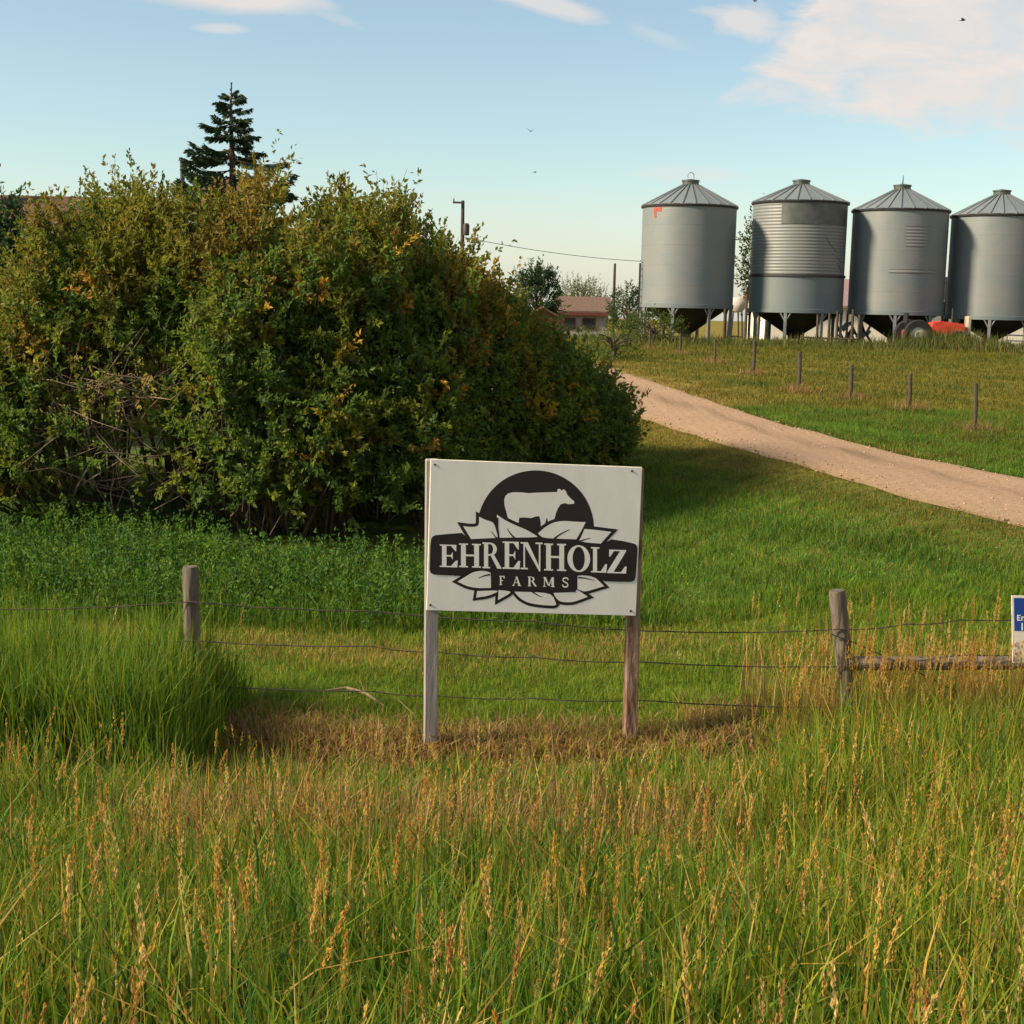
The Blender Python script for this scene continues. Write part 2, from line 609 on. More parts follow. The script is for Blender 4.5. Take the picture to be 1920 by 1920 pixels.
# A: ditch grass in front
n = 98000
x, y = tri_area(n, 1.9, 8.7)
tn = patch(x, y, .9, .3)
right = smooth((x - .4) / 1.2)
dryness = np.clip(.04 + .26 * tn, 0, .8)
band = np.exp(-((y - 6.5) / .5) ** 2) * smooth((1.4 - x) / .8) * smooth((x + 2.1) / .6)
greenband = np.exp(-((y - 7.9) / .55) ** 2)
dryness = np.clip(dryness + .35 * band - .18 * greenband, .04, .8)
u = RNG.uniform(0, 1, n)
col = pal(GREEN, (3, 3, 2, 2), n)
yel = RNG.uniform(0, 1, n) < (.25 + .3 * right)
col = np.where(yel[:, None], pal(YELG, (2, 1, 3), n), col)
col = col * (.70 + .50 * patch(x, y, .38, 21.))[:, None]
col = np.where((u < dryness * .42)[:, None], pal(TAN, (3, 2, 2, 1), n), col)
col = np.where(((u > 1 - .75 * band))[:, None], pal(RUST, (2, 2, 1, 1), n), col)
h = RNG.uniform(.28, .62, n) * (1 - .66 * smooth((y - 7.0) / 1.1) * smooth((2.1 - x) / .6)) * (1 + .25 * right * np.exp(-((y - 7.8) / 1.4) ** 2)) * (.62 + .75 * patch(x, y, .42, 2.))
h *= np.clip(.55 + (y - 1.9) / 3.5, .55, 1)
parts.append(blades_VT(on(x, y, -.02), h, RNG.uniform(.006, .015, n), RNG.normal(.05, .22, n), np.abs(RNG.normal(.18, .34, n)), col))
# seed-bearing stalks
n = 2400
x, y = tri_area(n, 2.2, 7.7)
keep = RNG.uniform(0, 1, n) < np.clip((patch(x, y, .7, 1.1) - .42) * 2.2 - .45 * np.exp(-((y - 8.0) / .6) ** 2) + .2 * (y < 5.5), 0, 1)
x, y = x[keep], y[keep]


def seed_stalks(x, y, hmin, hmax, headlen=(.10, .21), col=TAN, w=(3, 2, 3, 1.2), lean=.17, fluff=56):
    n = len(x)
    P = on(x, y, -.02)
    H = RNG.uniform(hmin, hmax, n)
    a = RNG.uniform(0, 2 * np.pi, n)
    l = np.abs(RNG.normal(0, lean, n))
    D = nrm(np.stack([np.cos(a) * l + .03, np.sin(a) * l, np.ones(n)], 1))
    c = pal(col, w, n)
    stem = c * np.array([.85, .95, .8])
    # stalk: two crossed thin blades
    out = []
    for k in (0, 1):
        sd = nrm(np.cross(D, np.array([[1., .2 * k, 0]]) if k == 0 else np.array([[0., 1, 0]])))
        W = RNG.uniform(.0016, .0028, n)[:, None]
        top = P + D * H[:, None]
        V = np.stack([P - sd * W, P + sd * W, top], 1).reshape(-1, 3)
        T = np.arange(3 * n).reshape(-1, 3)
        out.append((V, T, np.repeat(stem, 3, 0)))
    L = RNG.uniform(*headlen, n)
    t = RNG.uniform(0, 1, (n, fluff))
    top = P + D * H[:, None]
    C0 = top[:, None] - D[:, None] * ((1 - t) * L[:, None])[..., None]
    wid = (.0042 * np.sin(np.pi * np.clip(t * .85 + .12, 0, 1)))[..., None]
    rad = RNG.normal(0, 1, (n, fluff, 3)) * wid
    LD = D[:, None] + RNG.normal(0, .17, (n, fluff, 3))
    S = RNG.uniform(.012, .020, (n, fluff))
    cc = np.repeat(c[:, None], fluff, 1).reshape(-1, 3)
    out.append(leaves_VT((C0 + rad).reshape(-1, 3), LD.reshape(-1, 3), S.ravel(), (S * .36).ravel(), cc, jitter=.18))
    return merge(out)


hd = seed_stalks(x, y, .38, .80)
n = 6000
x, y = tri_area(n, 2.0, 7.6)
keep = RNG.uniform(0, 1, n) < np.clip((patch(x, y, .5, 14.) - .4) * 2.2 + .12 * smooth((x - .5) / 1.), 0, 1)
x, y = x[keep], y[keep]
hd = merge([hd, seed_stalks(x, y, .32, .72, headlen=(.04, .10), col=TAN + YELG, w=(3, 2, 2, 1, 2, 2, 1), lean=.24, fluff=9)])
V, T, C = merge(parts)
o = np_mesh('ditch_grass', V, T, M['veg'], C)
tag(o, 'tall mixed green and tan grass filling the roadside ditch in front of the sign', 'grass', kind='stuff')
o = np_mesh('grass_seed_heads', hd[0], hd[1], M['veg'], hd[2])
tag(o, 'tan and rusty seed heads on thin stalks above the ditch grass', 'grass', kind='stuff')

# B: brown thatch strip under the sign
parts = []
n = 16000
x = RNG.uniform(-2.4, 2.6, n)
y = RNG.normal(9.32, .28, n) + .12 * np.sin(x * 2.3)
y = np.where(x > 1.3, y + .35, y)
col = pal(RUST, (3, 3, 2, 1.3), n)
gm = RNG.uniform(0, 1, n) < .22
col = np.where(gm[:, None], pal(YELG, (1, 1, 2), n), col)
parts.append(blades_VT(on(x, y, -.01), RNG.uniform(.06, .19, n) * (1 - .45 * smooth((9.25 - y) / .4)), RNG.uniform(.008, .015, n), RNG.normal(0, .6, n), RNG.normal(.3, .5, n), col))
V, T, C = merge(parts)
o = np_mesh('dead_thatch', V, T, M['veg'], C)
tag(o, 'matted rust brown dead grass along the foot of the sign posts', 'dead grass', kind='stuff')

# C: lush tall clump round the left fence post
n = 17000
x = RNG.uniform(-5.2, -1.95, n)
y = RNG.uniform(8.2, 10.3, n)
edge = smooth((-1.9 - x) / .5) * smooth((y - 8.1) / .5)
k = RNG.uniform(0, 1, n) < .25 + .75 * edge
x, y, edge = x[k], y[k], edge[k]
n = len(x)
col = pal(GREEN + YELG, (3, 3, 3, 3, 1, .4, 2), n)
h = RNG.uniform(.55, .98, n) * (.45 + .55 * edge) * (.8 + .3 * patch(x, y, .6, 4.))
V, T, C = blades_VT(on(x, y, -.02), h, RNG.uniform(.009, .016, n), RNG.normal(0, .12, n), np.abs(RNG.normal(.12, .22, n)), col)
o = np_mesh('tall_green_grass', V, T, M['veg'], C)
tag(o, 'dense tall lush green grass crowding the left fence post', 'grass', kind='stuff')

# D: dry reeds round the right fence post
n = 800
x = RNG.uniform(1.75, 4.7, n)
y = np.abs(RNG.normal(0, .4, n)) + 9.55
k = RNG.uniform(0, 1, n) < .25 + .8 * patch(x, y, .35, 7.)
x, y = x[k], y[k]
n = len(x)
a1 = seed_stalks(x[:90], y[:90], .5, 1.0, headlen=(.12, .22), lean=.12)
h = RNG.uniform(.35, .95, n)
a2 = blades_VT(on(x, y, -.02), h, RNG.uniform(.005, .009, n), RNG.normal(0, .12, n), np.abs(RNG.normal(.1, .2, n)), pal(TAN + RUST, (3, 2, 2, 1, 2, 2, 1, 1), n))
n2 = 9000
x2 = RNG.uniform(1.8, 5, n2)
y2 = RNG.normal(9.25, .5, n2)
a3 = blades_VT(on(x2, y2, -.02), RNG.uniform(.12, .36, n2) * np.where(x2 > 2.6, 1.35, 1.), RNG.uniform(.004, .009, n2), RNG.normal(0, .2, n2), np.abs(RNG.normal(.2, .3, n2)),
               pal(GREEN + YELG + RUST, (2, 2, 2, 1, 1, 1, 1, 1.5, 1, 1, .5), n2))
xs, ys = [], []
for (c0, c1, m_) in ((2.40, 2.98, 150), (3.10, 3.34, 90), (1.92, 2.22, 60), (3.4, 3.9, 60)):
    xs.append(RNG.uniform(c0, c1, m_))
    ys.append(RNG.uniform(9.15, 9.55, m_))
a4 = seed_stalks(np.concatenate(xs), np.concatenate(ys), .42, .82, headlen=(.10, .2), lean=.15, fluff=40)
V, T, C = merge([a1, a2, a3, a4])
o = np_mesh('dry_reed_grass', V, T, M['veg'], C)
tag(o, 'tall straw coloured dry reeds around the leaning right fence post', 'dry grass', kind='stuff')

# E + G: mown lawn behind the fence and up the bank
parts = []
n = 150000
x = RNG.uniform(-6, 6.2, n)
y = RNG.uniform(9.4, 13.3, n)
dry = np.exp(-((y - 12.0 - .15 * np.sin(x * 1.5)) / .55) ** 2) * smooth((2.6 - x) / 1.5)
col = pal(GREEN + YELG, (2, 4, 4, 1, 1.2, .5, 2), n)
u = RNG.uniform(0, 1, n)
col = np.where((u < .5 * dry * (.4 + patch(x, y, .5, 5.)))[:, None], pal(TAN + RUST, (1.5, 1, 1, 1, 1, 2, 1, 1), n), col)
parts.append(blades_VT(on(x, y, -.01), RNG.uniform(.045, .13, n) * (.7 + .6 * patch(x, y, .4, 6.)), RNG.uniform(.004, .008, n), RNG.normal(0, .35, n), RNG.normal(.2, .4, n), col, nseg=2))
n = 300000
x = RNG.uniform(-.3, 10.5, n)
y = RNG.uniform(12.6, 27, n)
k = ~in_poly(x, y, ROADPOLY) & (x < .40 * y + 1.5)
x, y = x[k], y[k]
n = len(x)
# distance to the near road edge
dr = np.min(np.stack([np.hypot(x - p[0], y - p[1]) for p in RL[::3]]), 0)
ol = np.exp(-(dr / 1.15) ** 2) + .25 * patch(x, y, 1.6, 9.)
col = pal(GREEN, (4, 3, 1.2, 4), n)
u = RNG.uniform(0, 1, n)
col = np.where((u < np.clip(ol, 0, .92))[:, None], pal([(.17, .16, .02), (.21, .15, .03), (.12, .13, .02), (.24, .15, .05)], (3, 3, 3, 1.5), n), col)
col = col * (.86 + .5 * patch(x, y, 1.1, 31.) * (.6 + .4 * patch(x, y, .35, 8.)))[:, None]
hh = RNG.uniform(.05, .15, n) * (1 - .55 * np.clip(ol, 0, 1)) * (.7 + .7 * patch(x, y, .7, 8.))
parts.append(blades_VT(on(x, y, -.01), hh, RNG.uniform(.006, .012, n), RNG.normal(0, .4, n), RNG.normal(.2, .4, n), col, nseg=2))
# white clover specks
n = 520
x = RNG.uniform(.8, 7.5, n)
y = RNG.uniform(11, 19, n)
k = ~in_poly(x, y, ROADPOLY) & (patch(x, y, 1., 3.) > .5)
x, y = x[k], y[k]
n = len(x)
P = on(x, y, .1)
parts.append(leaves_VT(P, nrm(RNG.normal(0, 1, (n, 3)) + np.array([0, 0, 1])), RNG.uniform(.012, .022, n), RNG.uniform(.012, .02, n), np.tile([[.36, .38, .26]], (n, 1))))
V, T, C = merge(parts)
o = np_mesh('lawn_grass', V, T, M['veg'], C)
tag(o, 'short mown green lawn between the wire fence and the gravel driveway', 'lawn', kind='stuff')

# F: leafy weeds in front of the shrubs
n = 5200
x = RNG.uniform(-8.0, 1.3, n)
y = RNG.uniform(12.5, 16.8, n)
k = (y < 16.3 - 1.1 * smooth((x + 4.6) / 2)) & (RNG.uniform(0, 1, n) < smooth((1.4 - x) / 1.4) + .05) & (RNG.uniform(0, 1, n) < smooth((y - 12.3) / 1.5))
x, y = x[k], y[k]
n = len(x)
B = on(x, y, -.02)
D = nrm(np.stack([RNG.normal(0, .2, n), RNG.normal(0, .2, n), np.ones(n)], 1))
L = RNG.uniform(.25, .55, n) * (.7 + .6 * patch(x, y, .8, 12.))
w1 = shoots_VT(B, D, L, 15, .075, .5, pal([(.06, .14, .02), (.08, .175, .018), (.12, .20, .02), (.04, .11, .022)], (3, 4, 2, 2), n), spread=1.3)
n = 26000
x = RNG.uniform(-8, 1.5, n)
y = RNG.uniform(12.6, 16.1, n)
k = y < 16.4 - 1.1 * smooth((x + 4.6) / 2)
x, y = x[k], y[k]
n = len(x)
w2 = blades_VT(on(x, y, -.02), RNG.uniform(.15, .42, n) * (.6 + .7 * patch(x, y, .6, 2.)), RNG.uniform(.006, .011, n), RNG.normal(0, .2, n), np.abs(RNG.normal(.2, .3, n)),
               pal(GREEN + TAN, (4, 4, 3, 3, .12, .12, .1, .1), n), nseg=2)
V, T, C = merge([w1, w2])
o = np_mesh('leafy_weeds', V, T, M['veg'], C)
tag(o, 'knee high dark green leafy weeds along the foot of the shrubs', 'weeds', kind='stuff')

# H: pasture beyond the driveway
n = 330000
y = 20 + 46 * RNG.uniform(0, 1, n) ** 1.25
x = RNG.uniform(0, 1, n) * (.42 * y + 1) + RNG.uniform(-1, 1.5, n)
k = ~in_poly(x, y, ROADPOLY)
x, y = x[k], y[k]
du = np.min(np.stack([np.hypot(x - p[0], y - p[1]) for p in RU[::3]]), 0)
k = (x > np.interp(y, RU[::-1, 1], RU[::-1, 0]) - .1) & (RNG.uniform(0, 1, len(x)) < .25 + .75 * patch(x, y, 1.1, 4.))
x, y, du = x[k], y[k], du[k]
n = len(x)
col = pal([(.15, .14, .016), (.18, .15, .02), (.11, .13, .016), (.06, .09, .016), (.22, .15, .03)], (3.5, 2.5, 4, 1.2, .7), n)
pt = patch(x, y * .6, 1.5, 15.)
col = np.where((pt > .72)[:, None] & (RNG.uniform(0, 1, n) < .55)[:, None], pal([(.05, .09, .016), (.08, .12, .016)], (1, 1), n), col)
col = np.where((RNG.uniform(0, 1, n) < np.exp(-(du / .8) ** 2) * .7)[:, None], pal([(.24, .15, .045), (.18, .12, .03)], (1, 1), n), col)
hh = RNG.uniform(.05, .16, n) * (.55 + .9 * pt) * (1 - .5 * np.exp(-(du / 1.2) ** 2)) * (1 + .5 * smooth((y - 40) / 20))
p1 = blades_VT(on(x, y, -.01), hh, RNG.uniform(.010, .022, n) * (1 + .5 * smooth((y - 35) / 25)), RNG.normal(0, .4, n), RNG.normal(.2, .4, n), col, nseg=2)
V, T, C = p1
o = np_mesh('pasture_grass', V, T, M['veg'], C)
tag(o, 'grazed yellow green pasture grass between the driveway and the grain bins', 'pasture', kind='stuff')

# rough weeds in front of the bins
n = 9000
y = RNG.normal(58.5, 1.6, n)
x = RNG.uniform(2.5, 25, n)
p1 = blades_VT(on(x, y, -.02), RNG.uniform(.2, .65, n) * (.5 + .7 * patch(x, y, 2., 1.)) * (1 + 1.0 * np.exp(-((x - 18.3) / 1.8) ** 2)), RNG.uniform(.02, .05, n), RNG.normal(0, .25, n), RNG.normal(.2, .3, n),
               pal([(.05, .09, .02), (.09, .11, .02), (.14, .14, .03), (.22, .17, .07), (.10, .07, .03)], (3, 3, 3, 1, 1), n), nseg=2)
n = 900
x = RNG.normal(17.9, 1.0, n)
y = RNG.uniform(58.2, 59.2, n)
p1 = merge([p1, blades_VT(on(x, y, -.02), RNG.uniform(.45, 1.05, n), RNG.uniform(.02, .05, n), RNG.normal(0, .2, n), RNG.normal(.2, .3, n),
               pal([(.05, .09, .02), (.09, .11, .02), (.14, .14, .03), (.22, .17, .07), (.10, .07, .03)], (3, 3, 3, 1, 1), n), nseg=2)])
o = np_mesh('rank_weeds', *p1[:2], M['veg'], p1[2])
tag(o, 'rank waist high weeds growing along the feet of the grain bins', 'weeds', kind='stuff')

# ------------------------------------------------------------------ shrubs
OUT = [(-260, 660), (-100, 630), (0, 575), (40, 470), (70, 400), (110, 352), (165, 345), (240, 362), (300, 350), (350, 350), (430, 340), (520, 345), (600, 350), (660, 362), (715, 372),
       (770, 398), (830, 446), (880, 484), (930, 512), (965, 562), (1005, 612), (1060, 656), (1115, 690), (1150, 735), (1180, 790), (1205, 850)]
OX, OY = zip(*OUT)


def cross_section(px):
    dc = np.interp(px, [-260, 0, 600, 850, 1010, 1200], [18.0, 18.2, 18.4, 18.9, 19.7, 20.4])
    hd_ = np.interp(px, [-260, 0, 300, 420, 800, 900, 1010, 1200], [1.7, 1.9, 2.1, 3.0, 3.0, 2.2, 1.4, .6])
    top = np.interp(px, OX, OY) + 30 * np.interp(px, [800, 1000], [1, .6])
    a = (px - 960) / F
    zt = 3.1 + (567 + (px - 960) * math.tan(ROLL) - top) / F * dc * 1.0
    return dc, hd_, zt, a


NS = 14800
px = RNG.uniform(-230, 1172, NS)
dc, hd_, zt, a = cross_section(px)
phi = np.radians(np.where(RNG.uniform(0, 1, NS) < .82, RNG.uniform(2, 112, NS), RNG.uniform(112, 176, NS)))
phi = np.where((px > 20) & (px < 380) & (RNG.uniform(0, 1, NS) < .42), np.radians(RNG.uniform(95, 160, NS)), phi)
rr = np.clip(1 - np.abs(RNG.normal(0, .16, NS)), .3, 1)
yy = dc - hd_ * np.cos(phi) * rr
xx = a * yy
zg = terr(xx, yy)
Ht = zt - zg - .22
lump = np.array([noise.noise(Vector((p / 88., f * 2.4, 3.3))) for p, f in zip(px, phi)])
lump2 = np.array([noise.noise(Vector((p / 38., f * 5., 9.3))) for p, f in zip(px, phi)])
rl = rr * (1 + .23 * lump + .09 * lump2)
yy = dc - hd_ * np.cos(phi) * rl
xx = a * yy
zz = zg + np.clip(Ht, .3, 9) * (.06 + .94 * np.sin(phi) ** .75) * np.minimum(rl, 1.04)
B = np.stack([xx, yy, zz], 1)
hol = np.array([noise.noise(Vector(p * 1.15) + Vector((7, 1, 2))) for p in B])
hf = np.clip((zz - zg) / np.maximum(Ht, .3), 0, 1)
back = (phi[:] > 1.25)
low_left = np.where(back, 0, 1) * np.exp(-(((px - 190) / 120) ** 2)) * np.exp(-((hf - .25) / .17) ** 2)
keep = (RNG.uniform(0, 1, NS) < np.clip(1.05 + 2.2 * (hol + .12), .06, 1)) & (RNG.uniform(0, 1, NS) > .85 * low_left)
keep |= back & (px < 420) & (hf < .75)
keep &= ~((px > 560) & (hf < .12) & (RNG.uniform(0, 1, NS) < .35))
idx = np.where(keep)[0]
px, phi, B, hf, lump, dc, hol = (v[idx] for v in (px, phi, B, hf, lump, dc, hol))
n = len(px)
outw = np.stack([a[idx] * 0, -np.cos(phi), np.sin(phi)], 1)
D = nrm(outw * .7 + np.array([0, 0, .5]) + RNG.normal(0, .42, (n, 3)))
L = RNG.uniform(.25, .62, n) * (1 + .2 * (hf > .8))
L = np.where((hf > .86) & (RNG.uniform(0, 1, n) < .12), L * 1.5, L)
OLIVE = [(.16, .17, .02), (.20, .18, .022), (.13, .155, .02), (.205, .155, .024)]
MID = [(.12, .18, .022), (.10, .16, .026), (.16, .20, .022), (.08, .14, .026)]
YEL = [(.46, .30, .03), (.42, .22, .03), (.36, .28, .03)]
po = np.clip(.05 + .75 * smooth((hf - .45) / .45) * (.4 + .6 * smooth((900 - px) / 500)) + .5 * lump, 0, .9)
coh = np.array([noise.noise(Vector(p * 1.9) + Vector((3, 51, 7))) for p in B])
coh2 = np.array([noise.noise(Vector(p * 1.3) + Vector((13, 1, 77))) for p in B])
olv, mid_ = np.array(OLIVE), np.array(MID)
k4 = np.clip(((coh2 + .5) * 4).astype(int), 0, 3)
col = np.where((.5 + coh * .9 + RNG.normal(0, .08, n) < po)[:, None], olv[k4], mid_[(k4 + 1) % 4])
ye = np.array([noise.noise(Vector(p * 2.1) + Vector((31, 5, 17))) for p in B])
col = np.where(((ye > .55) & (RNG.uniform(0, 1, n) < .7))[:, None], pal(YEL, (1, 1, 1), n), col)
for (qx, qy) in [(490, 585), (600, 572), (180, 680), (1000, 778), (1055, 772), (895, 682), (925, 580), (830, 745), (715, 450), (722, 500), (190, 560), (20, 540), (760, 590), (640, 690)]:
    pyy = 567 + (px - 960) * math.tan(ROLL) - (B[:, 2] - 3.1) / B[:, 1] * F
    m_ = (np.hypot(px - qx, pyy - qy) < 17) & (phi < 1.4)
    col = np.where((m_ & (RNG.uniform(0, 1, n) < .75))[:, None], pal(YEL, (2, 1, 1), n), col)

# which shrub each shoot belongs to
j = px + RNG.normal(0, 26, n)
low_ = hf + RNG.normal(0, .05, n)
own = np.full(n, 0)
own[j > 235] = 1
own[j > 560] = 2
own[(j > 800)] = 3
own[(low_ < .46) & (j > 300) & (j < 720)] = 4
own[(low_ < .55) & (j > 720) & (j < 1010)] = 5
own[j > 1010] = 6
SHR = [
    ('broad shrub with ochre leaf tips and bare twigs low down, at the left edge', 190),
    ('tall olive shrub standing in front of the spruce', 410),
    ('tall shrub with a yellowing vertical streak and ragged upright shoots on top', 680),
    ('shrub whose top slopes down below the utility pole with the crossarm', 900),
    ('low dark green shrub in front, reaching down to the weeds left of the sign', 520),
    ('dark green shrub with orange sprays, right behind the top of the sign', 870),
    ('small shrub spilling onto the edge of the gravel driveway', 1100),
]
for s, (lab, cpx) in enumerate(SHR):
    m_ = own == s
    dcc = float(np.interp(cpx, [-260, 0, 600, 850, 1010, 1200], [18.0, 18.2, 18.4, 18.9, 19.7, 20.4]))
    if s in (4, 5):
        dcc -= .9
    bx = (cpx - 960) / F * dcc
    root = empty('shrub', (bx, dcc, tz(bx, dcc)))
    tag(root, lab, 'shrub', 'shrubs of the overgrown hedge')
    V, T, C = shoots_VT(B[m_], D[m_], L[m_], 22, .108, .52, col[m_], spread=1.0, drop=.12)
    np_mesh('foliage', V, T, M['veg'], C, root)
    # stems: from the foot up to a sample of shoots, forked
    mb = MB()
    ids = np.where(m_)[0]
    pick = RNG.choice(ids, min(len(ids), 95), replace=False)
    for k in pick:
        p = B[k]
        fx = bx + (p[0] - bx) * .55 + random.gauss(0, .12)
        fy = dcc + (p[1] - dcc) * .35 + random.gauss(0, .12)
        q0 = np.array([fx, fy, tz(fx, fy) - .05])
        q1 = q0 * .5 + p * .5 + np.array([random.gauss(0, .12), random.gauss(0, .1), .12])
        e = p + D[k] * L[k] * .8
        r0 = random.uniform(.012, .028)
        mb.tube([q0, q1, p, e], [r0, r0 * .7, r0 * .4, r0 * .15], 5, False)
    # short twigs carrying the shoots
    for k in RNG.choice(ids, min(len(ids), 420), replace=False):
        b0 = B[k] - D[k] * .35 + np.array([random.gauss(0, .1), .12, -.1])
        mb.tube([b0, B[k], B[k] + D[k] * L[k] * .9], [.008, .006, .002], 4, False)
    mb.build('stems', M['bark'], root)
    if s == 0:
        dt = MB()
        for k in range(120):
            q = at(random.uniform(60, 320), random.uniform(700, 930), random.uniform(16.2, 16.9))
            d = np.array([random.gauss(.5, .7), random.gauss(-.2, .3), random.gauss(.25, .45)])
            d = d / np.linalg.norm(d)
            l = random.uniform(.35, 1.1)
            p1 = q + d * l * .5 + np.array([0, 0, random.gauss(0, .06)])
            p2 = q + d * l + np.array([0, 0, random.gauss(-.08, .1)])
            dt.tube([q - d * .3 + np.array([0, .3, 0]), q, p1, p2], [.008, .008, .005, .0015], 4, False)
        dt.build('bare_twigs', M['twig'], root)


def crown_shoots(c, rad, n, leaf, cols, w, L=(.3, .6), nl=14, up=.5, wid=.5, seed=0, thr=-.1):
    """uneven leafy crown round c with radii rad"""
    d = nrm(RNG.normal(0, 1, (n, 3)))
    lum = np.array([noise.noise(Vector(v * 2.3) + Vector((seed, 3, 1))) for v in d])
    r_ = np.clip(1 - np.abs(RNG.normal(0, .25, n)), .15, 1) * (1 + .35 * lum)
    B = np.array(c) + d * np.array(rad) * r_[:, None]
    hol = np.array([noise.noise(Vector(v * 1.4) + Vector((seed * 3, 8, 2))) for v in B])
    k = hol > thr - .25
    B, d = B[k], d[k]
    D = nrm(d * .6 + np.array([0, 0, up]) + RNG.normal(0, .35, d.shape))
    return shoots_VT(B, D, RNG.uniform(*L, len(B)), nl, leaf, wid, pal(cols, w, len(B)), spread=1.0)


def small_tree(name, base, h, rad, n, leaf, cols, w, lab, cat, trunk_r=.1, crown_low=.35, group=None, up=.5, L=(.3, .6), thr=-.1, wid=.5, bare=0):
    x, y = base
    z = tz(x, y)
    root = empty(name, (x, y, z))
    tag(root, lab, cat, group)
    cz = z + h * (crown_low + (1 - crown_low) / 2)
    rz = h * (1 - crown_low) / 2
    V, T, C = crown_shoots((x, y, cz), (rad, rad, rz), n, leaf, cols, w, L=L, up=up, seed=x, thr=thr, wid=wid)
    np_mesh('crown', V, T, M['veg'], C, root)
    mb = MB()
    mb.tube([(x, y, z - .1), (x + .05, y, z + h * .4), (x, y, z + h * .85)], [trunk_r, trunk_r * .7, trunk_r * .2], 7)
    for k in range(16 + bare):
        t = random.uniform(.25, .8)
        a_ = random.uniform(0, 6.28)
        e = (x + math.cos(a_) * rad * random.uniform(.5, .95), y + math.sin(a_) * rad * .7, z + h * min(.99, t + random.uniform(.1, .3)))
        mb.tube([(x, y, z + h * t * .8), ((x + e[0]) / 2, (y + e[1]) / 2, (z + h * t * .8 + e[2]) / 2 + .1), e], [trunk_r * .4, trunk_r * .25, trunk_r * .06], 5, False)
    mb.build('trunk', M['bark'], root)
    return root


# dark bush beyond the hedge on the far left
p = at(-5, 500, 23)
small_tree('shrub', (p[0], p[1]), 3.6, 1.0, 2200, .12, [(.03, .075, .022), (.04, .09, .022), (.025, .055, .02)], (2, 2, 2),
           'dark green rounded bush below the brown roof at the left edge', 'shrub', crown_low=.02, group=None, thr=-.6)

# ------------------------------------------------------------------ spruce
SD = 38.0
pt_ = at(434, 158, SD)
sx, sy, stop = pt_[0], pt_[1], pt_[2]
sg = tz(sx, sy)
root = empty('spruce_tree', (sx, sy, sg))
tag(root, 'dark spruce tree with sparse drooping boughs rising above the hedge', 'spruce')
mb = MB()
hs = stop - sg
mb.tube([(sx, sy, sg - .1), (sx + .02, sy, sg + hs * .6), (sx - .03, sy, stop - .55), (sx + .01, sy, stop)], [.2, .11, .035, .008], 8)
bough = MB()
NP, ND, NS_, NC = [], [], [], []
z = .26
a_ = 0.0
while z < hs - .6:
    Lb = (.07 + .60 * z)
    a_ = random.uniform(0, 6.28)
    zj = z + random.uniform(-.16, .16) * min(1, z)
    ln = Lb * random.uniform(.55, 1.2)
    dx, dy = math.cos(a_), math.sin(a_)
    drop_ = random.uniform(.05, .5) if z > .8 else random.uniform(-1.0, -.3) * (1 - z * .8)
    curl_ = random.uniform(.0, .35)
    pts = []
    for k in range(8):
        t = k / 7
        pts.append((sx + dx * ln * t, sy + dy * ln * t, stop - zj - drop_ * ln * t * (1.2 - t * .5) + curl_ * ln * t ** 3))
    bough.tube(pts[::2] + [pts[-1]], [.022, .016, .011, .007, .003], 4, False)
    for q in range(int(44 + 190 * ln)):
        t = random.uniform(.1, 1) ** .75
        k = min(6, int(t * 7))
        f = t * 7 - k
        P_ = np.array(pts[k]) * (1 - f) + np.array(pts[min(7, k + 1)]) * f
        s_ = random.choice((-1, 1))
        side_ = np.array([-dy * s_, dx * s_, 0])
        wf = .42 * ln * math.sin(math.pi * min(1, t * .8 + .1)) * random.uniform(0, 1)
        NP.append(P_ + side_ * wf * .6 + np.array([0, 0, -.16 * wf]))
        ND.append(np.array([dx, dy, 0]) * .75 + side_ * .5 + np.array([0, 0, random.uniform(-.95, .15)]))
        NS_.append(random.uniform(.10, .20) * min(1, .55 + ln * .6))
        NC.append(random.choice([(.03, .066, .034), (.04, .08, .038), (.025, .055, .03), (.06, .078, .03)]))
    z += .034 + .007 * z
for q in range(60):
    t = random.uniform(0, .7)
    NP.append(np.array([sx, sy, stop - t]))
    ND.append(np.array([random.gauss(0, .3), random.gauss(0, .3), .9]))
    NS_.append(random.uniform(.06, .11))
    NC.append((.022, .046, .026))
V, T, C = leaves_VT(np.array(NP), np.array(ND), np.array(NS_), np.array(NS_) * .32, np.array(NC), fold=.05)
np_mesh('crown', V, T, M['needle'], C, root)
mb.build('trunk', M['bark'], root)
bough.build('boughs', M['bark'], root)


# ------------------------------------------------------------------ buildings
def gable(mb, x0, x1, y0, y1, ze, zr, over=.3, th=.12, along='x'):
    """gable roof solid with overhang, ridge along x or y"""
    if along == 'x':
        ym = (y0 + y1) / 2
        sl = (zr - ze) / (ym - y0)
        prof = [(y0 - over, ze - sl * over), (ym, zr), (y1 + over, ze - sl * over)]
        vs = []
        for xx_ in (x0 - over, x1 + over):
            for (yy_, zz_) in prof:
                vs.append((xx_, yy_, zz_ + th))
            for (yy_, zz_) in prof:
                vs.append((xx_, yy_, zz_))
    else:
        xm = (x0 + x1) / 2
        sl = (zr - ze) / (xm - x0)
        prof = [(x0 - over, ze - sl * over), (xm, zr), (x1 + over, ze - sl * over)]
        vs = []
        for yy_ in (y0 - over, y1 + over):
            for (xx_, zz_) in prof:
                vs.append((xx_, yy_, zz_ + th))
            for (xx_, zz_) in prof:
                vs.append((xx_, yy_, zz_))
    mb.add(vs, [(0, 1, 7, 6), (1, 2, 8, 7), (3, 9, 10, 4), (4, 10, 11, 5), (0, 6, 9, 3), (2, 5, 11, 8), (0, 3, 4, 1), (1, 4, 5, 2), (6, 7, 10, 9), (7, 8, 11, 10)])


